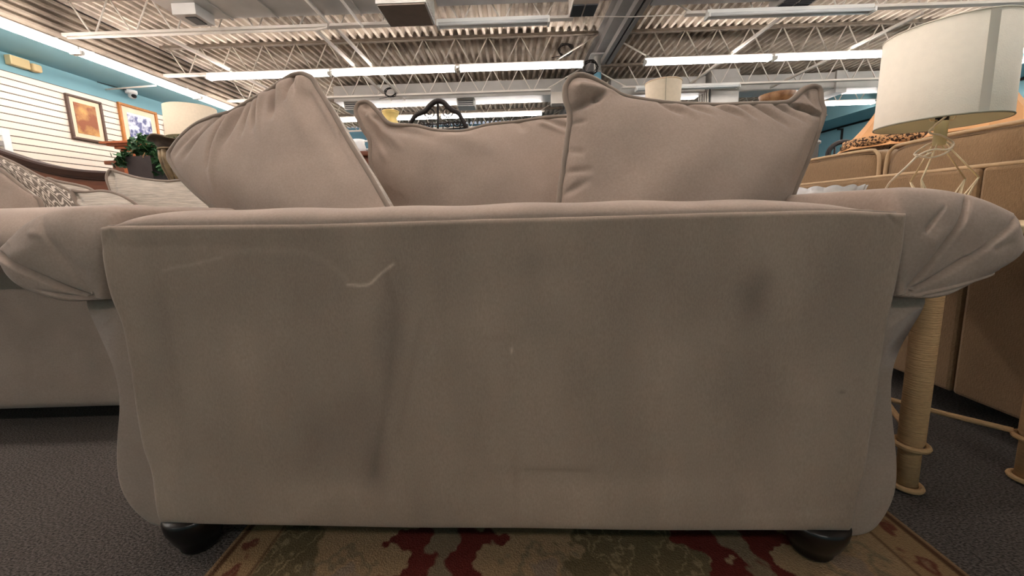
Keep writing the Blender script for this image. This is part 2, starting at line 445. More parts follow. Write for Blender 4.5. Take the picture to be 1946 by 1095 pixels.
for y in JY:
    wtxt = WHERE.get(y, 'overhead behind the camera, y order %d' % JY.index(y))
    if y < 3: wtxt = 'overhead, out of the frame above the seating'
    joist(y, XE + 0.02, 0.9, 'white web joist left of column, ' + wtxt, 0.0, 0.68)
    joist(y, 2.42, XRE - .02, 'white web joist right of column, ' + wtxt, 0.68, 0.0)

# bridging bars between joists
for i, (bx, lab) in enumerate(((-4.85, 'leftmost thin bridging bar running front to back under the roof deck'), (-2.68, 'left one of two close bridging bars under the roof deck'),
                (-2.38, 'right one of two close bridging bars under the roof deck'), (3.9, 'bridging bar right of the column under the roof deck'), (5.92, 'rightmost bridging bar under the deck beside the white lamp shade'))):
    o = box('bridging_bar', (bx - .02, bx + .02, 5.78 if bx < 5 else 5.95, 12.0 if bx < -4 else (9.2 if bx > 0 else 9.2), ZCH + .037, ZCH + .075), 'white_steel', loc=(bx, 7, ZCH)); tag(o, lab, 'bridging bar', 'bridging bars')

# girder, lower channel beam and column
GX = 1.66
v1 = boxvf(GX - .09, GX + .09, YF, YB, ZDK - .30, ZDK - .285); v2 = boxvf(GX - .09, GX + .09, YF, YB, ZDK - .02, ZDK - .004); v3 = boxvf(GX - .008, GX + .008, YF, YB, ZDK - .285, ZDK - .02)
o = mesh('roof_girder', *joinvf(v1, v2, v3), 'grey_steel', smooth=False, loc=(GX, 6, ZDK)); tag(o, 'grey steel girder under the deck running over the teal column', 'girder')
t = thing('channel_beam', (1.74, 7.35, ZCH), 'grey double channel beam sloping up the picture from the column', 'beam')
box('channel', (1.655, 1.725, 3.0, 7.35, ZCH, ZCH + .09), 'grey_steel', t, bev=.006)
box('channel', (1.755, 1.825, 3.0, 7.35, ZCH, ZCH + .09), 'grey_steel', t, bev=.006)
box('dark_slot', (1.726, 1.754, 3.0, 7.34, ZCH + .03, ZCH + .085), 'black', t)
t = thing('steel_column', (1.62, 7.42, 0), 'round teal steel column with grey capped top under the girder', 'column')
lathe('shaft', [(.065, 0), (.065, 3.27)], (1.62, 7.42, 0), 'column_teal', t)
lathe('collar', [(.073, 3.25), (.073, 3.30)], (1.62, 7.42, 0), 'galv', t)
lathe('upper_pipe', [(.062, 3.30), (.062, 3.53)], (1.62, 7.42, 0), 'galv', t)
box('cap_plate', (1.48, 1.76, 7.30, 7.54, 3.53, 3.555), 'galv', t)

# ------------------------------------------------------------------ tube lights
def fixture(name, c, length, axis, lit, label, group, parts=True):
    t = thing(name, c, label, 'ceiling light', group)
    cx, cy, cz = c; L2 = length / 2
    def bx(a0, a1, b0, b1, z0, z1): return (cx + a0, cx + a1, cy + b0, cy + b1, cz + z0, cz + z1) if axis == 'x' else (cx + b0, cx + b1, cy + a0, cy + a1, cz + z0, cz + z1)
    box('housing', bx(-L2, L2, -.028, .028, 0.0, .05), 'fixture', t)
    box('socket_bracket', bx(-L2, -L2 + .025, -.07, .07, -.055, 0), 'fixture', t)
    box('socket_bracket', bx(L2 - .025, L2, -.07, .07, -.055, 0), 'fixture', t)
    for s in (-1, 1):
        a = [cx - L2 + .02, cy + s * .045, cz - .025]; b = [cx + L2 - .02, cy + s * .045, cz - .025]
        if axis == 'y': a = [cx + s * .045, cy - L2 + .02, cz - .025]; b = [cx + s * .045, cy + L2 - .02, cz - .025]
        tube('tube', [a, b], .022, 'tube_on' if lit else 'tube_off', t, seg=8)
    return t

protoX = None
def row(y, spans, lit, labels, group, dz=-0.05):
    for (a, b), lab in zip(spans, labels):
        fixture('strip_light', ((a + b) / 2, y, ZCH + dz), b - a - .03, 'x', lit, lab, group)
g2 = 'lit strip lights in the brightest row'
row(7.12, [(-5.26, -3.09), (-3.08, -.89), (-.87, 1.33)], True, ['lit strip light left of the column, leftmost of its row, above the left pillow', 'lit strip light left of the column, middle one of its row',
    'lit strip light ending beside the teal column on its left'], g2)
row(7.12, [(2.35, 4.57), (4.59, 6.8), (6.82, 9.0)], True, ['lit strip light just right of the teal column', 'lit warm strip light ending behind the white lamp shade', 'lit strip light at the right edge beyond the white lamp shade'], g2)
row(5.58, [(-.95, .59), (2.66, 4.9)], False, ['unlit strip light beside the big square duct box', 'unlit strip light on the nearest joist right of the column'], 'unlit strip lights', -.035)
row(8.64, [(2.68, 4.9)], False, ['unlit strip light behind the cream floor lamp shade'], 'unlit strip lights', -.035)
row(10.32, [(-4.4, -1.8), (-1.78, .85)], True, ['lit far strip light left of the iron arch, near the yellow vase', 'lit far strip light right of the iron arch'], 'lit strip lights in the far row')
row(10.32, [(2.6, 5.0), (7.0, 9.3)], True, ['lit far strip light behind the right pillow', 'lit far strip light between the right pillow and white lamp shade'], 'lit strip lights in the far row')
for k, y in enumerate((4.04, 1.0)):
    row(y, [(-5.26, -3.09), (-3.08, -.89), (-.87, 1.33), (2.35, 4.57), (4.59, 6.8), (6.82, 9.0)], True, ['lit strip light overhead, out of the frame'] * 6, 'strip lights overhead out of the frame')
for k, sp_ in enumerate([(-5.26, -3.09), (-3.08, -.89), (-.87, 1.33), (2.35, 4.57), (4.59, 6.8), (6.82, 9.0)]):
    on = k % 2 == 0
    row(-2.1, [sp_], on, ['%s strip light overhead, out of the frame' % ('lit' if on else 'unlit')], 'strip lights overhead out of the frame')
for k in range(7):
    yc = 0.5 + 2.04 * k
    labs = {2: 'lit strip light at the top left corner along the soffit', 3: 'long lit strip light along the soffit above the hanging pictures', 4: 'lit strip light along the soffit ending above the left pillow'}
    fx_ = fixture('strip_light', (-5.88, yc + .02, ZSF - .055), 2.02, 'y', True, labs.get(k, 'lit strip light along the left soffit, out of view'), 'strip lights along the left soffit')
    for dy_ in (-.8, .8): box('wall_bracket', (-6.13, -5.86, yc + dy_ - .015, yc + dy_ + .015, ZSF - .004, ZSF + .012), 'fixture', fx_)
    if k < 5: fixture('strip_light', (XRE - .08, yc + .02, ZSF + .02), 2.02, 'y', True, 'added strip light brightening the right wall, kept out of view', 'added strip lights brightening the right wall')  # extra row added to brighten the right wall, placed out of view

# ------------------------------------------------------------------ ducts
def grille(parent, b, axis, n, mat='grille'):
    x0, x1, y0, y1, z0, z1 = b
    g = box('grille', b, mat, parent)
    for i in range(n):
        f = (i + .5) / n
        if axis == 'z': bb = (x0, x1, y0 - .012, y0, z0 + f * (z1 - z0) - .008, z0 + f * (z1 - z0) + .008)
        elif axis == 'x': bb = (x0 + f * (x1 - x0) - .012, x0 + f * (x1 - x0) + .012, y0, y1, z0 - .012, z0)
        else: bb = (x0 - .012, x0, y0 + f * (y1 - y0) - .012, y0 + f * (y1 - y0) + .012, z0, z1)
        box('louver', bb, 'galv', g)
    return g
t = thing('air_duct', (-2.9, 5.2, 3.44), 'long galvanised duct across the top left with a small outlet box', 'duct')
box('trunk', (-4.23, -1.55, 4.72, 5.46, 3.42, 3.80), 'galv', t, bev=.006)
for sx in (-3.6, -3.0, -2.4, -1.9):
    box('seam_rib', (sx - .012, sx + .012, 4.70, 5.475, 3.405, 3.80), 'galv', t)
box('outlet_box', (-4.05, -3.76, 5.05, 5.36, 3.29, 3.419), 'galv', t, bev=.005)
box('outlet_opening', (-3.95, -3.82, 5.12, 5.30, 3.281, 3.289), 'black', t)
t = thing('air_duct', (-1.2, 5.1, 3.2), 'big square duct box with brown underside left of the column', 'duct')
box('drop_box', (-1.52, -.93, 4.86, 5.41, 3.235, 3.85), 'galv', t, bev=.006)
box('underside', (-1.50, -.95, 4.88, 5.39, 3.222, 3.234), 'duct_dark', t)
for i in range(6): box('rib', (-.929, -.917, 4.92 + i * .08, 4.94 + i * .08, 3.26, 3.8), 'galv', t)
t = thing('air_duct', (.4, 5.3, 3.5), 'grey duct at the top edge with a two pane grille left of the beam', 'duct')
box('trunk', (-.9, 1.55, 4.75, 5.5, 3.50, 3.82), 'grey_steel', t, bev=.006)
box('outlet_box', (.79, 1.11, 4.9, 5.3, 3.22, 3.499), 'white_steel', t, bev=.005)
g = box('grille', (.80, .94, 5.00, 5.27, 3.208, 3.2195), 'grille', t); g2_ = box('grille', (.96, 1.10, 5.00, 5.27, 3.208, 3.2195), 'grille', t)
t = thing('air_duct', (2.8, 5.3, 3.5), 'dark grey duct at the top edge right of the beam with slanted grille', 'duct')
box('trunk', (1.9, 3.6, 4.8, 5.55, 3.44, 3.82), 'grey_steel', t, bev=.006)
gb = box('outlet_box', (3.6, 4.05, 5.0, 5.75, 3.40, 3.80), 'galv', t, bev=.005)
for i in range(2):
    for j in range(3): box('grille_pane', (3.63 + i * .21, 3.81 + i * .21, 5.04 + j * .235, 5.25 + j * .235, 3.39, 3.399), 'grille', t)
# far left duct with grilles
t = thing('air_duct', (-1.3, 9.6, 3.5), 'long pale far duct behind the iron arch with small grilles', 'duct')
box('trunk', (-4.0, 1.2, 9.25, 9.85, 3.44, 3.78), 'galv', t, bev=.006)
for gx in (-3.6, -1.0): 
    box('outlet_box', (gx - .2, gx + .2, 9.3, 9.7, 3.27, 3.439), 'galv', t); grille(t, (gx - .17, gx + .17, 9.285, 9.3, 3.29, 3.42), 'z', 3)
v, f = boxvf(1.2, 2.3, 9.25, 9.85, 3.44, 3.78); v = np.array(v); v[:, 2] -= (v[:, 0] > 1.8) * .28; v[:, 1] -= (v[:, 0] > 1.8) * .1
mesh('sloping_elbow', v, f, 'galv', t, smooth=False)
box('outlet_box', (.95, 1.3, 9.0, 9.24, 3.18, 3.42), 'white_steel', t)
# far right duct with vertical drop
t = thing('air_duct', (4.9, 9.3, 3.2), 'tall galvanised duct drop with louvred side behind the right pillow', 'duct')
box('drop_box', (4.58, 5.21, 9.2, 9.8, 3.02, 3.85), 'galv', t, bev=.006)
box('seam_rib', (4.57, 5.22, 9.19, 9.81, 3.66, 3.68), 'galv', t)
g = box('louver_back', (4.56, 4.579, 9.24, 9.76, 3.04, 3.5), 'grille', t)
for i in range(5): box('louver', (4.535, 4.559, 9.25 + i * .105, 9.29 + i * .105, 3.04, 3.5), 'white_steel', g)
t = thing('air_duct', (7, 9.7, 3.4), 'long galvanised far duct running right behind the marbled lamp bowl', 'duct')
box('trunk', (5.23, 9.3, 9.45, 9.95, 3.42, 3.78), 'galv', t, bev=.006)
box('collar', (7.55, 7.8, 9.40, 10.0, 3.32, 3.80), 'galv', t)
t = thing('air_duct', (3.4, 9.6, 3.4), 'short grey far duct behind the cream lamp shade', 'duct')
box('trunk', (2.35, 4.52, 9.35, 9.9, 3.40, 3.76), 'galv', t, bev=.006)

# conduits and cable coils
o = tube('wall_conduit', [(XL + .05, 7.0, ZSF - .10), (XE - .02, 7.02, ZSF - .06)], .014, 'white_steel', loc=(XL, 7, ZSF)); tag(o, 'short pipe running from the left wall corner toward the light row', 'conduit')
o = tube('ceiling_conduit', [(-2.36, 4.2, 3.345), (-2.36, 5.5, 3.345), (-2.42, 5.6, 3.34), (-2.6, 5.64, 3.335), (-6.0, 5.64, 3.34)], .017, 'white_steel', loc=(-2.4, 5.6, 3.34)); tag(o, 'white conduit bent along the nearest joist at upper left', 'conduit')
o = tube('ceiling_conduit', [(-1.95, 4.2, 3.345), (-1.95, 5.62, 3.345)], .017, 'white_steel', loc=(-1.95, 5, 3.34)); tag(o, 'short straight conduit ending at the nearest joist, upper left', 'conduit')
def coil(px, py, Y, label, rad=.11):
    c = at_y(px, py, Y); P = []
    rng = np.random.RandomState(int(px))
    for k in range(60):
        a = k * .62; r = rad * (.75 + .35 * rng.rand()); P.append(c + np.array([r * math.cos(a), .03 * math.sin(k * .4), r * .8 * math.sin(a)]))
    P.append(c + np.array([-.25, 0, -.12]))
    o = tube('cable_coil', cat(P, 240), .006, 'cable', seg=5, loc=c); tag(o, label, 'cable')
coil(1075, 95, 7.25, 'black cable coil hung in the joist webs left of the column', .13)
coil(742, 176, 8.65, 'small black cable coil on the joist above the iron arch', .12)
coil(1122, 128, 7.25, 'tangle of black cable at the column top', .14)
o = tube('hung_wire', [at_y(1130, 31, 5.62), at_y(1200, 32, 5.62), at_y(1297, 28, 5.62)], .006, 'white_steel', loc=(1.5, 5.62, 3.3)); tag(o, 'thin white wire stretched under the deck across the beam', 'wire')
# soffit things
c = at_x(41, 122, XL + .03)
t = thing('emergency_light', (XL, c[1], c[2]), 'aged ivory emergency light box high on the teal wall at left', 'light')
box('case', (XL + .001, XL + .09, c[1] - .17, c[1] + .06, c[2] - .06, c[2] + .07), 'plastic_beige', t, bev=.012)
softbox('lamp_head', (XL + .06, c[1] + .13, c[2] - .01), (.05, .06, .055), 'plastic_beige', t)
c = at_x(247, 180, XL + .08)
t = thing('dome_camera', (XL, c[1], c[2]), 'small white dome camera with black lens under the soffit', 'camera')
lathe('base', [(.0, .0), (.085, 0), (.085, -.05), (.07, -.06), (0, -.062)], (XL + .11, c[1], ZSF - .001), 'white_pl', t)
softbox('eye', (XL + .12, c[1], ZSF - .09), (.06, .06, .055), 'white_pl', t, p=2)
softbox('lens', (XL + .16, c[1] - .01, ZSF - .10), (.035, .045, .035), 'black', t, p=2)
o = tube('wall_wire', [(XL + .03, 6.9, ZSF - .01), (XL + .11, 7.35, ZSF - .012)], .006, 'cable', loc=(XL, 7, ZSF)); tag(o, 'thin black wire leading to the dome camera', 'wire')
# right wall: pipe line and bracket
o = tube('wall_pipe', [(XR - .03, 7.0, 3.19), (XR - .03, YB - .05, 3.19)], .025, 'cable', loc=(XR, 10, 3.19)); tag(o, 'thin dark pipe line along the right teal wall', 'pipe')
c = at_x(1600, 250, XR - .02)
v, f = joinvf(boxvf(XR - .03, XR - .001, c[1] - .03, c[1] + .03, c[2] - .35, c[2] + .05), boxvf(XR - .16, XR - .001, c[1] - .03, c[1] + .03, c[2] + .05, c[2] + .09))
o = mesh('wall_bracket', v, f, 'cable', smooth=False, loc=c); tag(o, 'dark bracket on the right teal wall', 'bracket')

# ------------------------------------------------------------------ pictures on the slat wall
def picture(y0, y1, z0, z1, fw, mat_f, mat_a, label, lean=.0, matw=.09):
    x = XL + .031
    t = thing('framed_picture', (x, (y0 + y1) / 2, z0), label, 'picture', 'pictures on the slat wall')
    d = .045
    for b in ((y0, y1, z1 - fw, z1), (y0, y1, z0, z0 + fw), (y0, y0 + fw, z0 + fw, z1 - fw), (y1 - fw, y1, z0 + fw, z1 - fw)):
        box('frame_rail', (x + .002, x + d, b[0], b[1], b[2], b[3]), mat_f, t, bev=.008)
    box('mat_board', (x + .002, x + .018, y0 + fw, y1 - fw, z0 + fw, z1 - fw), 'mat_board', t)
    box('print', (x + .0182, x + .024, y0 + fw + matw, y1 - fw - matw, z0 + fw + matw, z1 - fw - matw), mat_a, t)
    return t
picture(6.335, 6.87, 2.18, 2.87, .035, 'brown_frame', 'art_gold', 'brown framed print of golden autumn trees on the slat wall', matw=.07)
picture(7.165, 7.915, 1.95, 2.966, .045, 'gold_frame', 'art_blue', 'gilded frame with blue and white flowers on the slat wall', matw=.10)
picture(8.06, 8.6, 2.0, 2.80, .03, 'brown_frame', 'shade_band', 'pale narrow framed picture beside the cream drum shade', matw=.06)

# ================================================================== the loveseat seen from behind
LA = -0.049; LO = np.array([-0.07, 0.737, 0.0])
LXA = np.array([math.cos(LA), math.sin(LA), 0]); LYA = np.array([-math.sin(LA), math.cos(LA), 0])
def lw(lx, ly, z): return LO + LXA * lx + LYA * ly + np.array([0, 0, z])
def lpx(px, py, ly): return at_plane(px, py, LO + LYA * ly, LYA)

def sheet(T, R, B, Lf, p0, nrm, nu, nv):
    t = cat(T, nu); b = cat(B, nu); l = cat(Lf, nv); r = cat(R, nv)
    u = np.linspace(0, 1, nu)[None, :, None]; v = np.linspace(0, 1, nv)[:, None, None]
    S = (1 - v) * t[None] + v * b[None] + (1 - u) * l[:, None] + u * r[:, None] \
        - ((1 - u) * (1 - v) * t[0] + u * (1 - v) * t[-1] + (1 - u) * v * b[0] + u * v * b[-1])
    S = S.reshape(-1, 2)
    d = FW[None] + RT[None] * ((S[:, 0:1] - X0) / F) - UP[None] * ((S[:, 1:2] - Y0) / F)
    k = np.dot(np.asarray(p0) - EYE, nrm) / (d @ nrm)
    uu, vv = np.meshgrid(np.linspace(0, 1, nu), np.linspace(0, 1, nv))
    return EYE + d * k[:, None], S, uu.ravel(), vv.ravel()

loveseat = thing('loveseat', (LO[0], LO[1] + .45, 0), 'taupe microsuede loveseat seen from behind, standing half on the rug', 'sofa')
# --- outside back panel
pT = [(183, 436), (205, 430), (308, 429), (500, 427), (640, 425), (973, 415), (1140, 411), (1446, 402), (1600, 400), (1672, 403), (1728, 406)]
pR = [(1728, 406), (1722, 470), (1710, 540), (1697, 600), (1684, 680), (1671, 760), (1657, 840), (1646, 900), (1634, 960), (1622, 1020)]
pB = [(298, 1003), (460, 1008), (700, 1012), (973, 1015), (1300, 1019), (1622, 1020)]
pL = [(183, 436), (190, 500), (203, 560), (226, 620), (239, 690), (251, 770), (266, 850), (284, 905), (298, 1003)]
NU, NV = 430, 170
P, S, uu, vv = sheet(pT, pR, pB, pL, LO, LYA, NU, NV)
rel = folds(S, [((1654, 880), (1630, 955), 6, -.016, .3, .3, 1), ((1660, 860), (1640, 930), 8, .006), ((180, 470), (980, 455), 9, -.0012), ((210, 440), (225, 470), 4, -.003),
                ((1690, 412), (1715, 440), 4, -.004), ((1560, 500), (1700, 552), 4, -.001), ((300, 950), (1620, 965), 30, .002),
                ((240, 700), (250, 780), 6, -.002)])
rel += .006 * np.sin(math.pi * uu) * np.sin(math.pi * vv) + .0012 * np.sin(S[:, 0] / 71.) * np.sin(S[:, 1] / 93. + 1)
edge = np.minimum(np.minimum(uu * 1480, (1 - uu) * 1480), np.minimum(vv * 590 + 3, (1 - vv) * 590))
q = np.clip(1 - edge / 12.0, 0, 1); q2 = np.clip(1 - (1 - vv) * 590 / 26.0, 0, 1)
rel -= .012 * (1 - np.sqrt(1 - q * q + 1e-9)) + .014 * (1 - np.sqrt(1 - q2 * q2 + 1e-9))
P = P - LYA[None] * rel[:, None]
nap = np.ones(len(S))
def blob(cx, cy, rx, ry, a):
    global nap
    nap *= 1 + a * np.exp(-(((S[:, 0] - cx) / rx) ** 2 + ((S[:, 1] - cy) / ry) ** 2))
for b_ in ((1430, 560, 34, 50, -.34), (1455, 530, 18, 22, -.15), (715, 880, 26, 60, -.22), (740, 640, 22, 110, -.2), (765, 600, 14, 90, -.12), (690, 760, 50, 60, -.1), (1020, 500, 60, 30, -.12),
           (600, 840, 60, 70, -.14), (420, 560, 90, 60, -.1), (340, 800, 60, 90, .07), (620, 930, 120, 30, .09), (900, 610, 90, 60, .08), (1180, 700, 130, 90, .06), (1250, 930, 160, 40, .08),
           (850, 770, 60, 80, .07), (1060, 890, 90, 8, -.12), (1540, 700, 60, 180, .07), (300, 620, 50, 90, -.08), (1300, 560, 60, 60, -.07), (480, 690, 60, 50, .05), (1575, 480, 70, 50, -.05), (1600, 745, 7, 3, -.4),
           (980, 900, 8, 60, -.12), (940, 720, 18, 110, .05), (1080, 930, 250, 20, .05)): blob(*b_)
def stroke(pts, w, a):
    global nap
    Q = cat(pts, 14)
    m = np.zeros(len(S))
    for i in range(13):
        d, _, _ = seg_dist(S, Q[i], Q[i + 1]); m = np.maximum(m, np.exp(-(d / w) ** 2))
    nap *= 1 + a * m
stroke([(662, 541), (700, 541), (722, 522), (748, 502)], 2.6, .75); stroke([(310, 513), (360, 504), (420, 490)], 3, .2); stroke([(420, 482), (500, 476), (600, 486), (660, 530)], 6, .10)
stroke([(972, 660), (974, 668)], 2.2, .6); stroke([(735, 520), (752, 600), (740, 720), (712, 900)], 9, -.13); stroke([(800, 610), (760, 820)], 6, -.08); stroke([(905, 640), (980, 640)], 5, -.07)
stroke([(305, 545), (325, 680), (360, 860)], 14, -.07); stroke([(1000, 890), (1125, 893)], 3, -.12); stroke([(540, 1000), (640, 930), (760, 950)], 16, .06); stroke([(1400, 985), (1600, 975)], 8, .05)
for k in range(46):
    cx, cy = RNG.uniform(240, 1680), RNG.uniform(450, 990); blob(cx, cy, RNG.uniform(18, 70), RNG.uniform(25, 90), RNG.uniform(-.075, .075))
Fc = grid_faces(NU, NV, flip=True)
bd = list(range(NU)) + [NU * (j + 1) - 1 for j in range(1, NV)] + [NU * NV - 1 - i for i in range(1, NU)] + [NU * j for j in range(NV - 2, 0, -1)]
o0 = len(P); P2 = np.vstack([P, P[bd] + LYA[None] * .05]); nb = len(bd)
Fc += [(bd[i], bd[(i + 1) % nb], o0 + (i + 1) % nb, o0 + i) for i in range(nb)]
o = mesh('back_panel', P2, Fc, 'suede', loveseat, attr=('nap', np.concatenate([nap, nap[bd]])[:, None]))
# seam welt along the panel's top edge
tp = P[:NU][4:-4]; tube('seam_welt', tp[::4] + np.array([0, .006, .0]), .0032, 'piping', loveseat, seg=6)

# --- top roll of the back above the seam
silh = cat([(213, 427), (235, 414), (268, 406), (330, 402), (400, 399), (740, 393), (1060, 384), (1300, 380), (1500, 379), (1590, 383), (1640, 393), (1673, 404)], 150)
seam = cat([(213, 429), (308, 429), (500, 427), (640, 425), (973, 415), (1140, 411), (1446, 402), (1600, 400), (1673, 404)], 600)
V = []
NS = 22
for i in range(150):
    sy = np.interp(silh[i, 0], seam[:, 0], seam[:, 1]); a = lpx(silh[i, 0], sy, .004); top = lpx(silh[i, 0], silh[i, 1], .075)
    hgt = max(top[2] - a[2], .004); fr = min(i, 149 - i) / 8.0; dep = .19 * min(1, .35 + fr)
    lx0 = (a - LO) @ LXA
    for k in range(NS):
        th = math.pi * k / (NS - 1)
        ly = .004 + dep / 2 * (1 - math.cos(th)); zz = a[2] - .006 + (hgt + .006) * math.sin(th) ** .62 + .0016 * math.sin(silh[i, 0] / 37.) * math.sin(th)
        V.append(lw(lx0, ly, zz))
mesh('back_roll', V, grid_faces(NS, 150, flip=False), 'suede2', loveseat); fix_normals(children(loveseat)[-1])

# --- arms
def px_poly(poly, n, closed=True):
    Q = np.asarray(poly, float)
    if closed: Q = np.vstack([Q, Q[:1]])
    R_ = cat(Q, n + 1); return R_[:-1]
def arm(poly, centre, creases, name_side, seed):
    n = 420; b = px_poly(poly, n); c = np.asarray(centre, float); nr = 44
    V = []; SP = []; 
    for j in range(nr):
        s = (j + 1) / nr; SP.append(c + (b - c) * s)
    SPa = np.vstack(SP); sarr = np.repeat((np.arange(nr) + 1) / nr, n)
    base = .058 - .05 * np.sqrt(np.clip(1 - sarr ** 5, 0, 1))
    relv = folds(SPa, creases) * np.clip((1 - sarr) * 9, .25, 1)
    relv += .0015 * np.sin(SPa[:, 0] / 17. + seed) * np.sin(SPa[:, 1] / 23.)
    pts = []
    d0 = LYA
    for (x_, y_), ly in zip(SPa, base - relv):
        # position measured on the arm's rear plane, then moved along the arm
        p = lpx(x_, y_, .05); pts.append(p + LYA * (ly - .05))
    cpt = lpx(c[0], c[1], .05) + LYA * (-.042)
    V = [cpt] + pts
    Fc = [(0, 1 + k, 1 + (k + 1) % n) for k in range(n)]
    Fc += grid_faces(n, nr, 1, closed_u=True)
    last = 1 + (nr - 1) * n
    ring0 = np.array(pts[-n:]); cen3 = ring0.mean(0)
    for q_, ly in enumerate((.10, .2, .35, .5, .65, .78, .83, .855)):
        sc = 1.0 if ly < .8 else (.97 if ly < .84 else .85)
        r0 = cen3 + (ring0 - cen3) * sc
        r0 = r0 + LYA * (ly - .058) - (LXA * (.045 * ly) if name_side == 'R' else 0)
        V += list(r0)
    Fc += grid_faces(n, 9, last, closed_u=True)
    Fc.append(tuple(last + 8 * n + k for k in range(n)))
    o = mesh('arm', V, Fc, 'suede2', loveseat); fix_normals(o)
    return o
armR = [(1668, 560), (1668, 470), (1670, 408), (1680, 373), (1704, 357), (1762, 357), (1826, 365), (1862, 376), (1895, 390), (1921, 401), (1926, 404), (1934, 432), (1938, 460), (1930, 478), (1903, 499), (1878, 517), (1820, 540), (1768, 560), (1725, 564)]
arm(armR, (1702, 545), [((1700, 540), (1828, 365), 24, -.007, .1, .1, 1), ((1702, 545), (1926, 404), 26, -.008, .1, .1, 1), ((1700, 540), (1828, 365), 2.6, -.005, .1, .1), ((1702, 545), (1926, 404), 2.6, -.005, .1, .1), ((1722, 436), (1763, 393), 12, -.003, 0, .8, 1), ((1722, 436), (1763, 393), 2.6, -.004, 0, .8),
                        ((1704, 552), (1873, 512), 12, -.008, .2, .3, 1), ((1720, 556), (1870, 520), 3, -.005, .1, .2), ((1850, 470), (1895, 455), 7, -.004), ((1870, 520), (1885, 505), 5, -.006), ((1800, 480), (1860, 445), 6, .004), ((1735, 455), (1790, 420), 14, .005)], 'R', 1.0)
armL = [(238, 565), (238, 470), (236, 412), (218, 394), (178, 391), (130, 394), (92, 402), (70, 413), (45, 430), (18, 456), (3, 473), (8, 492), (20, 512), (45, 535), (75, 550), (105, 559), (140, 567), (175, 569), (200, 567)]
arm(armL, (206, 556), [((205, 558), (2, 473), 18, -.010, .1, .1, -1), ((205, 558), (2, 473), 3.2, -.007, .05, .1), ((203, 545), (92, 402), 18, -.005, .3, .3, -1), ((203, 560), (118, 546), 8, -.006, .0, .6, -1), ((203, 560), (118, 546), 3, -.004, .0, .6), ((195, 512), (125, 455), 12, -.005), ((92, 402), (100, 430), 4, -.005, 0, 1),
                       ((28, 455), (58, 466), 4, .003), ((95, 441), (130, 446), 6, .003), ((60, 480), (120, 470), 14, .004)], 'L', 2.0)

def side(poly, name):
    n = 140; b = px_poly(poly, n); V = []
    ring = np.array([lpx(x_, y_, .048) for x_, y_ in b]); cen = ring.mean(0)
    lys = [(.0235, .90), (.024, .955), (.027, .985), (.036, .997), (.05, 1.0), (.3, 1.0), (.6, 1.0), (.83, 1.0), (.855, .96)]
    for ly, sc in lys: V += list(cen + (ring - cen) * sc + LYA * (ly + .018 - .048))
    Fc = grid_faces(n, len(lys), closed_u=True) + [tuple(range(n))[::-1], tuple((len(lys) - 1) * n + k for k in range(n))]
    o = mesh('arm_side', V, Fc, 'suede2', loveseat); fix_normals(o); return o
side([(1650, 562), (1690, 559), (1740, 559), (1757, 561), (1735, 600), (1712, 640), (1697, 680), (1690, 720), (1690, 770), (1696, 830), (1700, 880), (1698, 930), (1686, 968), (1662, 1003), (1636, 1017), (1600, 1019), (1585, 1005), (1620, 880), (1640, 720)], 'R')
side([(270, 564), (235, 563), (182, 563), (166, 566), (185, 612), (205, 657), (221, 700), (230, 740), (231, 780), (227, 830), (226, 880), (232, 925), (250, 962), (280, 990), (308, 1002), (340, 1000), (345, 985), (310, 880), (285, 700)], 'L')

# --- hidden body: inner back, deck, seat cushions, front rail, feet
def lbox(name, a, mat, bev=.01, parent=None):
    V, Fc = boxvf(*a, bev=bev); return mesh(name, [lw(*p) for p in V], Fc, mat, parent or loveseat, smooth=False)
lbox('inner_back', (-.70, .70, .056, .19, .12, .738), 'suede2')
lbox('seat_deck', (-.70, .70, .20, .84, .10, .30), 'suede2')
for sx in (-.35, .35):
    c = lw(sx, .55, .385); softbox('seat_cushion', c, (.345, .34, .085), 'suede2', loveseat, p=6, rotz=LA)
bun = [(.0, 0), (.030, 0), (.036, .004), (.040, .012), (.039, .016), (.052, .04), (.062, .07), (.064, .09), (.06, .098), (0, .098)]
for fx, fy, z0 in ((-.705, .05, 0), (.70, .048, .0095), (-.68, .78, .0095), (.70, .78, .0095)):
    lathe('bun_foot', [(r, zz * (1 - z0 / .1) + z0) for r, zz in bun], lw(fx, fy, 0), 'foot', loveseat, seg=28)

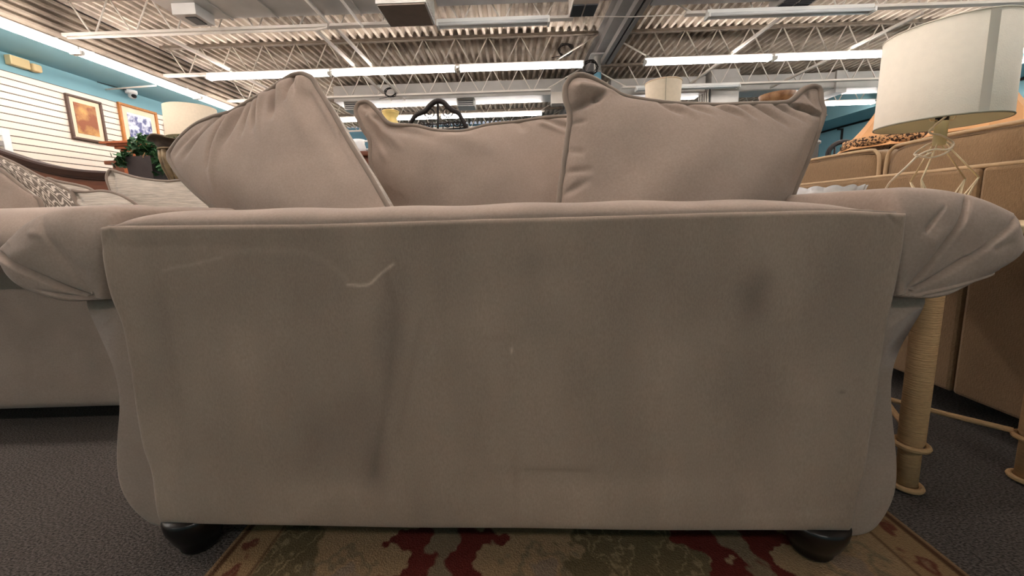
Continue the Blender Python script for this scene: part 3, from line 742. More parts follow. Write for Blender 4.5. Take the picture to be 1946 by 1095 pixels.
# ------------------------------------------------------------------ pillows
def pillow(name, label, T, R, B, Lf, p0, nrm, thick, fold_segs, mat_f='suede2', mat_b='chenille', nu=190, nv=150, pipe=.0085, group='throw pillows', cat_='pillow', lump=.004, pw=.78, pwb=.5, mat_p='piping', nseed=0, back=1.0, fscale=2.4, fext=1.0):
    fold_segs = [(s_[0], tuple(np.array(s_[0]) + fext * (np.array(s_[1]) - np.array(s_[0])))) + tuple(s_[2:]) for s_ in fold_segs]
    nrm = np.asarray(nrm, float); nrm /= np.linalg.norm(nrm)              # points toward the camera
    P, S, uu, vv = sheet(T, R, B, Lf, p0, nrm, nu, nv)
    a = np.clip(1 - np.abs(2 * uu - 1) ** 2.6, 0, 1) ** pw * np.clip(1 - np.abs(2 * vv - 1) ** 2.6, 0, 1) ** pw
    ab = np.clip(1 - np.abs(2 * uu - 1) ** 2.6, 0, 1) ** pwb * np.clip(1 - np.abs(2 * vv - 1) ** 2.6, 0, 1) ** pwb
    e = np.clip(np.minimum(np.minimum(uu, 1 - uu) * 14, np.minimum(vv, 1 - vv) * 14), 0, 1)
    lumps = lump * (np.sin(uu * 9 + nseed) * np.sin(vv * 7 + 2 * nseed) + .6 * np.sin(uu * 17 + vv * 11 + nseed)) * e
    front = P + nrm[None] * (thick * a + lumps + fscale * folds(S, fold_segs) * np.clip(e * 1.3, .0, 1))[:, None]
    backp = P - nrm[None] * (thick * back * ab + lumps)[:, None]
    base = P.mean(0); base[2] = P[:, 2].min()
    t = thing(name, base, label, cat_, group)
    uv = np.stack([uu, vv], -1)
    mesh('face', front, grid_faces(nu, nv, flip=True), mat_f, t, uv=uv)
    mesh('reverse_face', backp, grid_faces(nu, nv), mat_b, t, uv=uv)
    bd = list(range(nu)) + [nu * (j + 1) - 1 for j in range(1, nv)] + [nu * nv - 1 - i for i in range(1, nu)] + [nu * j for j in range(nv - 2, 0, -1)]
    if pipe: tube('piping', cat(np.vstack([P[bd], P[bd[:1]]]), 260)[:-1], pipe, mat_p, t, seg=8, closed=True)
    return t
# left pillow: turned, right edge nearer
ar = math.radians(12)
nl = np.array([-math.sin(ar), -math.cos(ar), .38])
cl = lpx(560, 340, .42)
pillow('throw_pillow', 'taupe pillow tilted on its corner, leftmost of three behind the loveseat back, ribbed reverse showing',
       [(322, 291), (344, 262), (372, 238), (405, 223), (440, 213), (475, 193), (510, 174), (535, 156), (555, 144), (574, 140)],
       [(574, 140), (592, 148), (606, 170), (632, 214), (662, 268), (700, 330), (737, 395), (775, 462), (800, 550)],
       [(620, 590), (710, 585), (800, 550)],
       [(322, 291), (324, 306), (345, 338), (375, 368), (412, 397), (462, 425), (545, 490), (620, 590)],
       cl, nl, .085,
       [((442, 214), (434, 300), 6, -.012, 0, 1), ((419, 224), (380, 285), 7, -.010, 0, 1), ((467, 202), (459, 270), 5, -.008, 0, 1), ((481, 196), (484, 255), 4, -.007, 0, 1), ((498, 186), (506, 245), 5, -.008, 0, 1),
        ((526, 168), (538, 225), 6, -.012, 0, 1), ((558, 145), (560, 185), 3.5, -.010, 0, .8), ((400, 228), (350, 285), 8, -.006, 0, 1), ((455, 210), (440, 330), 9, .006, .3, 1), ((511, 180), (520, 250), 5, .005, 0, 1),
        ((590, 190), (660, 300), 14, -.006, .3, 1), ((560, 180), (600, 260), 12, .005, .5, 1), ((545, 152), (548, 200), 5, .006, 0, 1), ((574, 150), (580, 200), 5, .004, 0, 1)], nseed=.5, pwb=.33, back=2.4, fscale=3.6, fext=1.5)
# middle pillow, farther in
pillow('throw_pillow', 'taupe pillow with a bent ear, middle of three behind the loveseat back',
       [(682, 196), (700, 195), (720, 215), (742, 236), (790, 240), (830, 249), (880, 250), (930, 238), (985, 232), (1040, 224), (1085, 221), (1130, 214), (1165, 200)],
       [(1165, 200), (1160, 300), (1150, 400), (1150, 545)],
       [(760, 545), (950, 550), (1150, 545)],
       [(682, 196), (676, 212), (690, 245), (703, 268), (705, 310), (720, 350), (745, 400), (760, 545)],
       lpx(900, 320, .68), -LYA + np.array([0, 0, .28]), .07,
       [((702, 222), (770, 290), 7, .008, .2, .9), ((714, 225), (745, 246), 5, -.009), ((690, 225), (735, 300), 10, -.007), ((710, 262), (745, 320), 6, .006, 0, 1), ((742, 240), (860, 285), 12, -.008, 0, 1), ((985, 234), (1000, 262), 8, -.007, 0, 1), ((1040, 228), (1085, 250), 7, -.008, 0, .6),
        ((1030, 240), (1080, 262), 5, .004), ((860, 262), (960, 300), 18, .006), ((695, 205), (712, 205), 4, -.006)], nseed=1.7, back=1.0)
# right pillow
pillow('throw_pillow', 'taupe pillow with two upturned corners, rightmost of three behind the loveseat back',
       [(1084, 150), (1098, 143), (1118, 146), (1140, 157), (1165, 172), (1187, 184), (1230, 192), (1278, 198), (1330, 200), (1370, 201), (1420, 199), (1480, 197), (1502, 193), (1525, 172), (1545, 164)],
       [(1545, 164), (1557, 170), (1559, 192), (1564, 216), (1552, 255), (1535, 300), (1516, 345), (1496, 390), (1455, 450), (1410, 590)],
       [(1050, 590), (1230, 600), (1410, 590)],
       [(1084, 150), (1075, 165), (1075, 190), (1083, 222), (1078, 270), (1070, 330), (1063, 385), (1050, 590)],
       lpx(1300, 300, .36), -LYA + LXA * .06 + np.array([0, 0, .28]), .08,
       [((1083, 212), (1128, 196), 7, -.012, 0, .7), ((1095, 172), (1150, 176), 14, .010, 0, .5), ((1130, 196), (1160, 172), 6, -.008), ((1160, 176), (1190, 192), 5, .006), ((1253, 200), (1290, 234), 6, -.008, 0, 1), ((1305, 204), (1345, 240), 6, -.008, 0, 1),
        ((1352, 203), (1405, 245), 6, -.008, 0, 1), ((1397, 203), (1428, 245), 5, -.007, 0, 1), ((1428, 202), (1492, 262), 6, -.009, 0, 1), ((1470, 202), (1530, 248), 6, -.007, 0, 1), ((1502, 200), (1560, 222), 7, -.016, .2, .2, -1), ((1330, 215), (1330, 290), 25, .004, .4, 1),
        ((1085, 236), (1115, 240), 5, -.006, 0, 1), ((1080, 290), (1110, 302), 6, -.005, 0, 1), ((1076, 330), (1125, 335), 6, -.005, 0, 1), ((1070, 372), (1120, 350), 7, -.005, 0, 1), ((1280, 204), (1318, 245), 7, .005, 0, 1), ((1370, 204), (1415, 250), 7, .005, 0, 1), ((1530, 180), (1545, 205), 5, -.005, 0, .5)], nseed=2.9)

# ------------------------------------------------------------------ rug
def rug():
    x0, x1 = -0.69, 0.90
    def col_at(x, y):
        c = np.zeros((len(x), 3)); c[:] = lin((146, 122, 92))
        def put(mask, rgb, k=1.0):
            m = np.clip(mask, 0, 1)[:, None] * k; c[:] = c * (1 - m) + np.array(lin(rgb)) * m
        wob = .010 * np.sin(x * 47 + 3 * np.sin(y * 29)) + .006 * np.sin(y * 83 + 2 * np.sin(x * 41)) + .012 * np.sin(x * 61 + y * 37) + .010 * np.sin(x * 113 - y * 71) + .006 * np.sin(x * 211 + y * 190)
        per = .88
        for xm in (-.62 + .0, .262 - .0, 1.14):
            dx = x - xm + wob; dy = y - .76
            put((1 - (np.abs(dx) / .16) ** 2 - ((dy) / .22) ** 2 + 2 * wob) * 8, (98, 86, 62))
            for k in (-3, -2, -1, 1, 2, 3):
                cx = k * .028 * (1 + .8 * np.clip(dy + .1, 0, 1) * 3); w = np.abs(dx - cx - .012 * np.sin(dy * 45 + k))
                put((1 - w / .006) * (np.abs(dy) < .15) * .8, (150, 130, 98))
        for xm in (-.185, .475):
            dx = x - xm; dy = y - .78
            lobes = .085 + .028 * np.sin(dy * 62 + (xm > 0) * 1.2) + .018 * np.sin(dy * 27 + 1) + wob
            put((lobes - np.abs(dx)) * 220 * (np.abs(dy) < .24), (92, 40, 34))
            put((.03 + .01 * np.sin(dy * 30) + wob * .6 - np.abs(dx + .01 * np.sin(dy * 20))) * 200 * (np.abs(dy) < .24), (120, 104, 82))
        for xm in (-.40, .04, .69):
            dx = x - xm; dy = y - .72
            rr = np.hypot(dx, dy * 1.2) + wob
            put((1 - np.abs(rr - .06) / .016) * .8, (108, 98, 78)); put((.035 - rr) * 120 * .6, (132, 114, 96))
        nz = np.sin(x * 431 + 3 * np.sin(y * 97)) * np.sin(y * 389 + 2 * np.sin(x * 151))
        c[:] *= (1 + .10 * nz[:, None])
        e = np.minimum(x - x0, x1 - x)
        put((.105 - e) * 400, (142, 116, 84))
        put((1 - np.abs(e - .098) / .006), (92, 70, 50))
        dm = np.abs(((y * 10.5) % 1) - .5) / 10.5
        put((.028 - np.abs(e - .058) - dm * .8 + wob * .7) * 110, (104, 62, 48)); put((.010 - np.abs(e - .058) - dm * .6 + wob * .4) * 120, (132, 104, 80))
        put((.022 - e) * 400, (84, 60, 42)); put((.008 - e) * 600, (140, 112, 84))
        return c
    nx = 460
    ya = np.concatenate([np.linspace(.15, .60, 40)[:-1], np.linspace(.60, 1.0, 116)[:-1], np.linspace(1.0, 2.5, 60)])
    xa = np.linspace(x0, x1, nx)
    X, Y = np.meshgrid(xa, ya); x = X.ravel(); y = Y.ravel()
    Z = np.full(len(x), .009)
    V = np.stack([x, y, Z], -1); Fc = grid_faces(nx, len(ya))
    c = col_at(x, y)
    bd = list(range(nx)) + [nx * (j + 1) - 1 for j in range(1, len(ya))] + [nx * len(ya) - 1 - i for i in range(1, nx)] + [nx * j for j in range(len(ya) - 2, 0, -1)]
    o0 = len(V); low = V[bd].copy(); low[:, 2] = .0; V = np.vstack([V, low]); nb = len(bd)
    Fc += [(bd[i], o0 + i, o0 + (i + 1) % nb, bd[(i + 1) % nb]) for i in range(nb)]
    o = mesh('area_rug', V, Fc, 'rug', loc=(.1, 1.2, 0), smooth=False, attr=('pat', np.vstack([c, c[bd]])))
    tag(o, 'cream and olive patterned rug with dark red motifs under the loveseat', 'rug')
rug()

# ================================================================== matching sofa at the left, its arm toward us
sofa = thing('sofa', (-1.95, 2.4, 0), 'pale taupe sofa at left with rolled arm facing us, heaped with pillows', 'sofa')
def extr_x(name, prof, x0, x1, mat, parent, n=60, rnd=.03):
    b = px_poly(prof, n); c = b.mean(0); V = []
    st = [(x0, .88), (x0 + rnd, .985), (x0 + rnd * 2, 1)] + [(x_, 1) for x_ in np.linspace(x0, x1, 8)[1:-1] if x0 + rnd * 2 < x_ < x1 - rnd * 2] + [(x1 - rnd * 2, 1), (x1 - rnd, .985), (x1, .88)]
    for xx, s in st:
        for q in b: p = c + (q - c) * s; V.append((xx, p[0], p[1]))
    Fc = grid_faces(n, len(st), closed_u=True) + [tuple(range(n)), tuple((len(st) - 1) * n + k for k in range(n))]
    o = mesh(name, V, Fc, mat, parent); fix_normals(o); return o
def roll(y, s): return [(y + s * q[0], q[1]) for q in ((.16, .60), (.165, .78), (.12, .825), (.04, .838), (-.05, .815), (-.11, .76), (-.12, .70), (-.08, .645), (.0, .622), (.08, .61))]
extr_x('arm', roll(1.33, 1), -2.62, -1.30, 'suede2', sofa)
def sidep(y, s): return [(y + s * q[0], q[1]) for q in ((.14, .64), (.02, .64), (.015, .50), (.01, .30), (-.005, .18), (.0, .105), (.02, .092), (.14, .09))]
extr_x('arm_side', sidep(1.36, 1), -2.60, -1.31, 'suede2', sofa, rnd=.012)
extr_x('arm', roll(3.5, -1), -2.62, -1.30, 'suede2', sofa)
extr_x('arm_side', sidep(3.47, -1), -2.60, -1.31, 'suede2', sofa, rnd=.012)
softbox('back', (-2.52, 2.42, .42), (.13, .93, .33), 'suede2', sofa, p=8)
box('seat_deck', (-2.38, -1.36, 1.53, 3.30, .10, .30), 'suede2', sofa, bev=.02)
for yy in (1.83, 2.42, 3.0): softbox('seat_cushion', (-1.87, yy, .385), (.50, .29, .085), 'suede2', sofa, p=6)
for fx in (-2.5, -1.42):
    for fy in (1.46, 3.36): lathe('bun_foot', bun, (fx, fy, 0), 'foot', sofa)

def P_at(px, py, Y): return at_y(px, py, Y)
pillow('throw_pillow', 'grey and cream chevron pillow at the left edge of the sofa',
       [(-70, 268), (-20, 290), (30, 312), (71, 334), (110, 352), (140, 368)], [(140, 368), (156, 385), (170, 420), (180, 540)], [(60, 545), (120, 545), (180, 540)], [(-70, 268), (-30, 298), (8, 324), (45, 356), (85, 396), (60, 545)],
       P_at(70, 360, 1.85), (.35, -.85, .35), .05, [], mat_f='chevron', mat_b='suede2', group='pillows on the left sofa', nu=60, nv=50, lump=.002)
pillow('throw_pillow', 'plain taupe pillow turned on edge under the chevron pillow at far left',
       [(-60, 300), (-20, 312), (0, 322), (30, 346), (60, 372)], [(60, 372), (80, 396), (92, 550)], [(-20, 555), (30, 555), (92, 550)], [(-60, 300), (-50, 350), (-20, 555)],
       P_at(30, 370, 1.68), (.1, -.95, .2), .04, [], mat_f='suede2', group='pillows on the left sofa', nu=40, nv=40, lump=.002)
pillow('throw_pillow', 'tan woven pillow just behind the chevron pillow on the sofa',
       [(92, 339), (110, 345), (145, 352), (170, 359), (192, 374)], [(192, 374), (205, 400), (200, 535)], [(105, 540), (150, 540), (200, 535)], [(92, 339), (95, 380), (105, 540)],
       P_at(130, 370, 2.02), (.1, -.95, .3), .05, [], mat_f='chenille', group='pillows on the left sofa', nu=50, nv=40, lump=.002)
pillow('throw_pillow', 'small cream ribbed pillow lying low between the chevron pillow and big cream pillow',
       [(136, 362), (160, 366), (195, 364), (225, 370), (250, 383), (270, 398)], [(270, 398), (276, 430), (270, 535)], [(170, 540), (220, 540), (270, 535)], [(136, 362), (145, 385), (158, 410), (170, 540)],
       P_at(200, 390, 1.74), (.1, -.9, .4), .05, [((138, 366), (170, 396), 5, -.01)], mat_f='chenille', group='pillows on the left sofa', nu=60, nv=50, lump=.002)
pillow('throw_pillow', 'big cream ribbed pillow beside the wooden headboard, left of the taupe pillows',
       [(205, 328), (212, 323), (226, 328), (260, 338), (290, 343), (320, 345), (345, 343), (358, 345)], [(358, 345), (380, 372), (402, 397), (430, 440), (440, 520)], [(240, 530), (340, 528), (440, 520)], [(205, 328), (204, 342), (214, 368), (232, 400), (240, 530)],
       P_at(300, 380, 2.1), (.05, -.97, .22), .07, [((212, 330), (232, 380), 6, -.012), ((320, 347), (350, 352), 5, -.006)], mat_f='chenille', group='pillows on the left sofa', nu=90, nv=60, lump=.003)

# ------------------------------------------------------------------ wooden headboard behind the sofa
Yh = 4.0
topc = cat([(-160, 240), (-60, 264), (0, 283), (43, 297), (86, 310), (130, 319), (173, 324), (205, 326), (227, 328), (262, 338), (300, 352)], 60)
hb = thing('headboard', (-4.5, Yh, 0), 'dark carved wooden headboard with sloping top behind the left sofa', 'headboard')
tw = np.array([at_y(a, b, Yh) for a, b in topc])
V = []
for p in tw:
    for dy, zz in ((-.02, .02), (-.02, p[2] - .02), (.03, p[2] - .02), (.03, .02)): V.append((p[0], Yh + dy, zz))
Fc = grid_faces(4, 60, closed_u=True) + [(0, 1, 2, 3), (236, 237, 238, 239)]
fix_normals(mesh('panel', V, Fc, 'mahogany', hb, smooth=False))
V = []
for p in tw:
    for dy, dz in ((-.05, -.075), (-.06, -.02), (-.05, .0), (.04, .0), (.04, -.075)): V.append((p[0], Yh + dy, p[2] + dz))
fix_normals(mesh('top_rail', V, grid_faces(5, 60, closed_u=True) + [(0, 1, 2, 3, 4), (295, 296, 297, 298, 299)], 'dark_wood', hb, smooth=False))
tube('bead_moulding', tw + np.array([0, -.035, -.085]), .012, 'dark_wood', hb)
for p in (tw[0], tw[-1]): box('post', (p[0] - .05, p[0] + .05, Yh - .05, Yh + .05, 0, p[2] - .08), 'dark_wood', hb, bev=.01)

# ------------------------------------------------------------------ cherry hutch at the slat wall
Yc = 6.3
a = at_y(205, 272, Yc); b = at_y(330, 272, Yc)
h = thing('hutch', ((a[0] + b[0]) / 2, Yc + .2, 0), 'cherry wood hutch with stepped cornice standing by the slat wall', 'cabinet')
zt = a[2]
box('body', (a[0] + .18, b[0], Yc, Yc + .45, .0, zt - .1), 'orange_wood', h, bev=.01)
fix_normals(mesh('cornice', *joinvf(boxvf(a[0] + .13, b[0] + .05, Yc - .04, Yc + .47, zt - .1, zt - .06), boxvf(a[0] + .06, b[0] + .1, Yc - .09, Yc + .5, zt - .06, zt - .03), boxvf(a[0], b[0] + .14, Yc - .14, Yc + .52, zt - .03, zt)), 'orange_wood', h, smooth=False))
s0 = at_y(200, 306, Yc)
box('side_unit', (s0[0] + .08, a[0] + .178, Yc + .02, Yc + .4, 0, s0[2] - .06), 'mahogany', h, bev=.008)
box('side_cornice', (s0[0], a[0] + .178, Yc - .03, Yc + .42, s0[2] - .06, s0[2]), 'mahogany', h, bev=.012)

# ------------------------------------------------------------------ console with urn, planter and lamp
Yk = 4.75
con = thing('console_cabinet', (-3.9, Yk, 0), 'dark console cabinet carrying the urn, ivy planter and drum lamp', 'cabinet')
box('body', (-5.1, -3.0, Yk - .32, Yk + .33, .08, .92), 'dark_wood', con, bev=.01)
box('plinth', (-5.06, -3.04, Yk - .28, Yk + .3, 0, .079), 'dark_wood', con)
box('top', (-5.14, -2.96, Yk - .36, Yk + .37, .921, .95), 'dark_wood', con, bev=.006)
for k in range(3): 
    d = box('door', (-5.05 + k * .69, -4.39 + k * .69, Yk - .345, Yk - .321, .14, .88), 'mahogany', con, bev=.008)
    softbox('knob', (-4.46 + k * .69, Yk - .36, .52), (.015, .015, .015), 'brass', d, p=2)
# planter with ivy
YK0 = Yk; Yk = Yk + .14
c = at_y(284, 300, Yk); pl = thing('planter', (c[0], Yk, .95), 'square charcoal planter full of trailing green ivy', 'plant')
w0, w1 = .13, .155
V = []
for zz, w in ((.951, w0), (c[2], w1), (c[2], w1 - .02), (c[2] - .08, w1 - .03)):
    V += [(c[0] - w, Yk - w, zz), (c[0] + w, Yk - w, zz), (c[0] + w, Yk + w, zz), (c[0] - w, Yk + w, zz)]
fix_normals(mesh('pot', V, grid_faces(4, 4, closed_u=True) + [(3, 2, 1, 0)], 'planter', pl, smooth=False))
box('soil', (c[0] - .12, c[0] + .12, Yk - .12, Yk + .12, c[2] - .09, c[2] - .04), 'dark_wood', pl)
def leafmesh(centres, size, rng):
    V = []; Fc = []
    for p in centres:
        n = rng.normal(size=3); n /= np.linalg.norm(n); a = np.cross(n, rng.normal(size=3)); a /= np.linalg.norm(a); b = np.cross(n, a); s = size * rng.uniform(.7, 1.25); o = len(V)
        for q in ((0, -.2), (.45, -.5), (.62, .05), (.3, .35), (0, 1), (-.3, .35), (-.62, .05), (-.45, -.5)): V.append(p + s * (a * q[0] + b * q[1] + n * .18 * abs(q[0])))
        V.append(p + n * -.05 * s); 
        Fc += [(o + k, o + (k + 1) % 8, o + 8) for k in range(8)]
    return V, Fc
rng = np.random.RandomState(4); C = []
for k in range(150):
    q = rng.normal(size=3); q /= np.linalg.norm(q); C.append(np.array([c[0] + .03, Yk - .04, c[2] + .13]) + q * np.array([.20, .15, .14]) * rng.uniform(.55, 1))
for k in range(45):
    t_ = rng.uniform(0, 1); C.append(np.array([c[0] - .12 - .14 * t_, Yk - .14, c[2] + .04 - .12 * t_]) + rng.normal(size=3) * .035)
for k in range(40):
    t_ = rng.uniform(0, 1); C.append(np.array([c[0] + .18 + .03 * t_, Yk - .1, c[2] + .0 - .2 * t_]) + rng.normal(size=3) * .03)
V, Fc = leafmesh(C, .055, rng); mesh('ivy_foliage', V, Fc, 'leaf', pl, smooth=False, kind='stuff')
for dx in (-.1, .03): tube('stem', [(c[0] + dx * .3, Yk, c[2] - .05), (c[0] + dx, Yk - .06, c[2] + .1), (c[0] + dx * 2.4, Yk - .16, c[2] - .02)], .006, 'rope', pl, seg=5)
# urn
Yk = YK0
c = at_y(330, 345, Yk - .15); ux, uy = c[0] + .06, Yk - .12
ztop = at_y(300, 268, Yk - .1)[2]; zn = at_y(300, 287, Yk - .1)[2]
u = thing('urn', (ux, uy, .95), 'tall bronze urn with wavy flared rim and gold ribs on the console', 'urn')
def wavy():
    prof = [(.155, zn + .01), (.17, zn + .04), (.19, zn + .09), (.235, ztop - .01), (.245, ztop + .005), (.225, ztop), (.17, zn + .09), (.12, zn + .02)]
    V = []
    for r, zz in prof:
        for k in range(48):
            t_ = 2 * math.pi * k / 48; w = (zz - zn) / (ztop - zn)
            V.append((ux + r * math.cos(t_), uy + r * math.sin(t_), zz + .022 * w * math.cos(4 * t_ + .4)))
    return V, grid_faces(48, len(prof), closed_u=True)
mesh('flared_rim', *wavy(), 'urn', u)
lathe('neck_ring', [(.15, zn - .012), (.168, zn - .008), (.17, zn + .006), (.155, zn + .012)], (ux, uy, 0), 'urn_rib', u, seg=40)
lathe('core', [(.05, .951), (.10, .955), (.10, .98), (.06, 1.02), (.07, 1.12), (.115, zn - .2), (.135, zn - .01)], (ux, uy, 0), 'urn', u, seg=40)
for k in range(11):
    t_ = 2 * math.pi * k / 11; dx, dy = math.cos(t_), math.sin(t_)
    tube('rib', [(ux + dx * r, uy + dy * r, zz) for r, zz in ((.135, zn - .012), (.132, zn - .10), (.118, zn - .2), (.09, zn - .32), (.065, zn - .44))], [.03, .038, .036, .027, .016], 'urn_rib', u, seg=8)
C = [np.array([ux + rng.uniform(-.15, .15), uy + rng.uniform(-.1, .1), ztop + rng.uniform(-.03, .02)]) for _ in range(60)]
V, Fc = leafmesh(C, .045, rng); mesh('ivy_foliage', V, Fc, 'leaf', u, smooth=False, kind='stuff')
# drum lamp
Yk = 5.6
c = at_y(364, 262, Yk); lm = thing('floor_lamp', (c[0], Yk + .05, 0), 'floor lamp with plain cream drum shade behind the tilted taupe pillow', 'lamp')
zb, zt = at_y(364, 262, Yk)[2], at_y(364, 203, Yk)[2]; rr = (at_y(408, 230, Yk)[0] - at_y(320, 230, Yk)[0]) / 2
def shade(name, c, r0, r1, z0, z1, mat, parent, matin='shade_in', seg=48, th=.004):
    V, Fc = lathevf([(r0, z0), (r1, z1), (r1 - th, z1), (r0 - th, z0), (r0, z0)], (c[0], c[1], 0), seg); Fc = Fc[:4 * seg]
    mi = [0] * seg + [0] * seg + [1] * seg + [0] * seg
    return mesh(name, V, Fc, None, parent, mats=[mat, matin], midx=mi)
shade('drum_shade', (c[0], Yk + .05), rr * .97, rr * .93, zb, zt, 'shade_cream', lm)
lathe('base', [(.16, .001), (.16, .03), (.03, .05), (.03, .9), (.06, .99), (.05, 1.2), (.09, 1.35), (.09, 1.42), (.04, 1.5), (.03, zb + .1), (.0, zb + .1)], (c[0], Yk + .05, 0), 'shade_band', lm, seg=28)
for k in range(14):
    t_ = 2 * math.pi * k / 14; tube('flute', [(c[0] + .055 * math.cos(t_), Yk + .05 + .055 * math.sin(t_), zz) for zz in (1.0, 1.2)], .008, 'shade_white', lm, seg=6)

# ================================================================== brown sofa at the right, back toward us
BX = 1.5
bs = thing('brown_sofa', (2.0, 1.25, 0), 'olive brown sofa at right seen from behind with loose back cushions', 'sofa')
box('back_panel', (BX, BX + .10, 1.268, 2.30, .10, .862), 'brown_fab', bs, bev=.012)
box('back_panel', (BX, BX + .10, .20, 1.262, .10, .862), 'brown_fab', bs, bev=.012)
tube('top_welt', [(BX + .012, .21, .866), (BX + .012, 2.29, .866)], .007, 'brown_piping', bs)
box('inner_back', (BX + .101, BX + .20, .2, 2.3, .10, .86), 'brown_fab', bs, bev=.01)
for y0, y1 in ((.33, .97), (.975, 1.635), (1.64, 2.27)):
    cu = softbox('back_cushion', (BX + .15, (y0 + y1) / 2, .865 - .06), (.125, (y1 - y0) / 2, .185), 'brown_fab', bs, p=7, n=22, noise=.006)
    e = .012
    for xx in (BX + .035, BX + .262):
        pth = [(xx, y0 + e, .80), (xx, y0 + e + .002, .93), (xx, y0 + .03, .972), (xx, y0 + .08, .984), (xx, (y0 + y1) / 2, .988), (xx, y1 - .08, .984), (xx, y1 - .03, .972), (xx, y1 - e - .002, .93), (xx, y1 - e, .80)]
        tube('piping', cat(pth, 60), .007, 'brown_piping', cu, seg=6)
box('seat_deck', (BX + .21, BX + .95, .42, 2.10, .10, .32), 'brown_fab', bs, bev=.02)
for y0, y1 in ((.42, .98), (.98, 1.54), (1.54, 2.10)): softbox('seat_cushion', (BX + .62, (y0 + y1) / 2, .40), (.36, .278, .08), 'brown_fab', bs, p=6)
for yy in (.31, 2.20): softbox('arm', (BX + .52, yy, .37), (.46, .10, .27), 'brown_fab', bs, p=7)
for yy in (.28, 2.22):
    for xx in (BX + .06, BX + .9): box('leg', (xx - .03, xx + .03, yy - .03, yy + .03, 0, .10), 'dark_wood', bs)

# ------------------------------------------------------------------ rope end table
ZT = .70
tb = thing('end_table', (1.2, 1.2, 0), 'pale end table with rope wrapped legs between loveseat and brown sofa', 'table')
box('table_top', (1.0, 1.43, .885, 1.52, ZT - .022, ZT), 'table_top', tb, bev=.005)
tube('rope_edge', [(1.0, .885, ZT - .03), (1.43, .885, ZT - .03), (1.43, 1.52, ZT - .03), (1.0, 1.52, ZT - .03)], .009, 'rope', tb, closed=True)
def torus(c, R_, r, n=28): return [(c[0] + R_ * math.cos(2 * math.pi * k / n), c[1] + R_ * math.sin(2 * math.pi * k / n), c[2]) for k in range(n)]
LEG = [(1.030, .94), (1.365, .95), (1.030, 1.46), (1.365, 1.46)]
for lx_, ly_ in LEG:
    lg = lathe('leg', [(.023, .001), (.023, .13), (.027, .14), (.027, ZT - .023)], (lx_, ly_, 0), 'rope', tb, seg=20)
    tube('rope_ring', torus((lx_, ly_, .128), .033, .006), .007, 'rope', lg, closed=True, seg=8)
    tube('rope_ring', torus((lx_, ly_, .012), .03, .006), .007, 'rope', lg, closed=True, seg=8)
def rope_bar(a, b):
    a = np.array(a); b = np.array(b); n = 60
    tube('rope_stretcher', [a + (b - a) * (i / n) + np.array([0, 0, -.012 * math.sin(math.pi * i / n)]) for i in range(n + 1)], .008, 'rope', tb, seg=8)
rope_bar((1.345, .977, .135), (1.055, 1.44, .135)); rope_bar((1.055, .96, .135), (1.345, 1.44, .155))

# ------------------------------------------------------------------ white drum lamp on the table
lc = (1.17, 1.10)
wl_ = thing('table_lamp', (lc[0], lc[1], ZT), 'table lamp with big white drum shade on a geometric wire base', 'lamp')
shade('drum_shade', lc, .130, .127, .968, 1.203, 'shade_white', wl_, seg=96)
tube('shade_rim', torus((lc[0], lc[1], .969), .1295, 0, 80), .0022, 'shade_rim', wl_, closed=True, seg=6)
tube('shade_rim', torus((lc[0], lc[1], 1.203), .1265, 0, 80), .002, 'shade_white', wl_, closed=True, seg=6)
# vertical lap seam band on the shade
V = []
for z_, r_ in ((.969, .1308), (1.202, .1278)):
    for k in range(6):
        t_ = math.radians(-107 + k * 1.8); V.append((lc[0] + r_ * math.cos(t_), lc[1] + r_ * math.sin(t_), z_))
mesh('seam_band', V, grid_faces(6, 2), 'shade_band', wl_)
nb_ = np.array([lc[0] + .01, lc[1], .915]); 
lathe('neck', [(.0135, .912), (.0135, .975), (.009, .978), (.009, .99)], (nb_[0], nb_[1], 0), 'candle', wl_, seg=20)
lathe('socket', [(.013, .976), (.014, 1.0), (.014, 1.03), (0, 1.032)], (nb_[0], nb_[1], 0), 'black', wl_, seg=20)
hp = [(nb_[0] - .004, nb_[1], .978), (nb_[0] - .030, nb_[1], .978), (nb_[0] - .036, nb_[1], .986), (nb_[0] - .034, nb_[1], 1.03), (nb_[0] - .01, nb_[1], 1.15), (nb_[0], nb_[1], 1.17),
      (nb_[0] + .01, nb_[1], 1.15), (nb_[0] + .034, nb_[1], 1.03), (nb_[0] + .036, nb_[1], .986), (nb_[0] + .030, nb_[1], .978), (nb_[0] + .004, nb_[1], .978)]
tube('harp', hp, .002, 'brass', wl_, seg=6)
for k in range(3):
    t_ = 2 * math.pi * k / 3 + .4; tube('spider_arm', [(lc[0] + .01, lc[1], 1.172), (lc[0] + .126 * math.cos(t_), lc[1] + .126 * math.sin(t_), 1.2)], .0018, 'brass', wl_, seg=5)
V1, V3, V2, V4 = at_y(1860, 337, 1.06), at_y(1751, 342, 1.04), at_y(1834, 340, 1.17), at_y(1730, 346, 1.17)
ring = [V3, V1, V2, V4]
cc = np.mean(ring, 0)
for p in ring:
    d = p - cc; d[2] = 0; d /= np.linalg.norm(d)
    tube('wire_leg', [nb_ + np.array([d[0] * .012, d[1] * .012, 0]), p], .0021, 'brass', wl_, seg=6)
for k in range(4):
    a, b = ring[k], ring[(k + 1) % 4]; m = (a + b) / 2; m = cc + (m - cc) * .55; m[2] = ZT + .003
    for e_ in (a, b): tube('wire_leg', [e_, m], .0019, 'brass', wl_, seg=6)
for p in ring: 
    q_ = p + (p - cc) * .05; q_[2] = ZT + .003; tube('wire_leg', [p, cc * .6 + q_ * .4 - np.array([0, 0, (cc * .6 + q_ * .4)[2] - ZT - .003])], .0019, 'brass', wl_, seg=6)
yc_ = 1.06
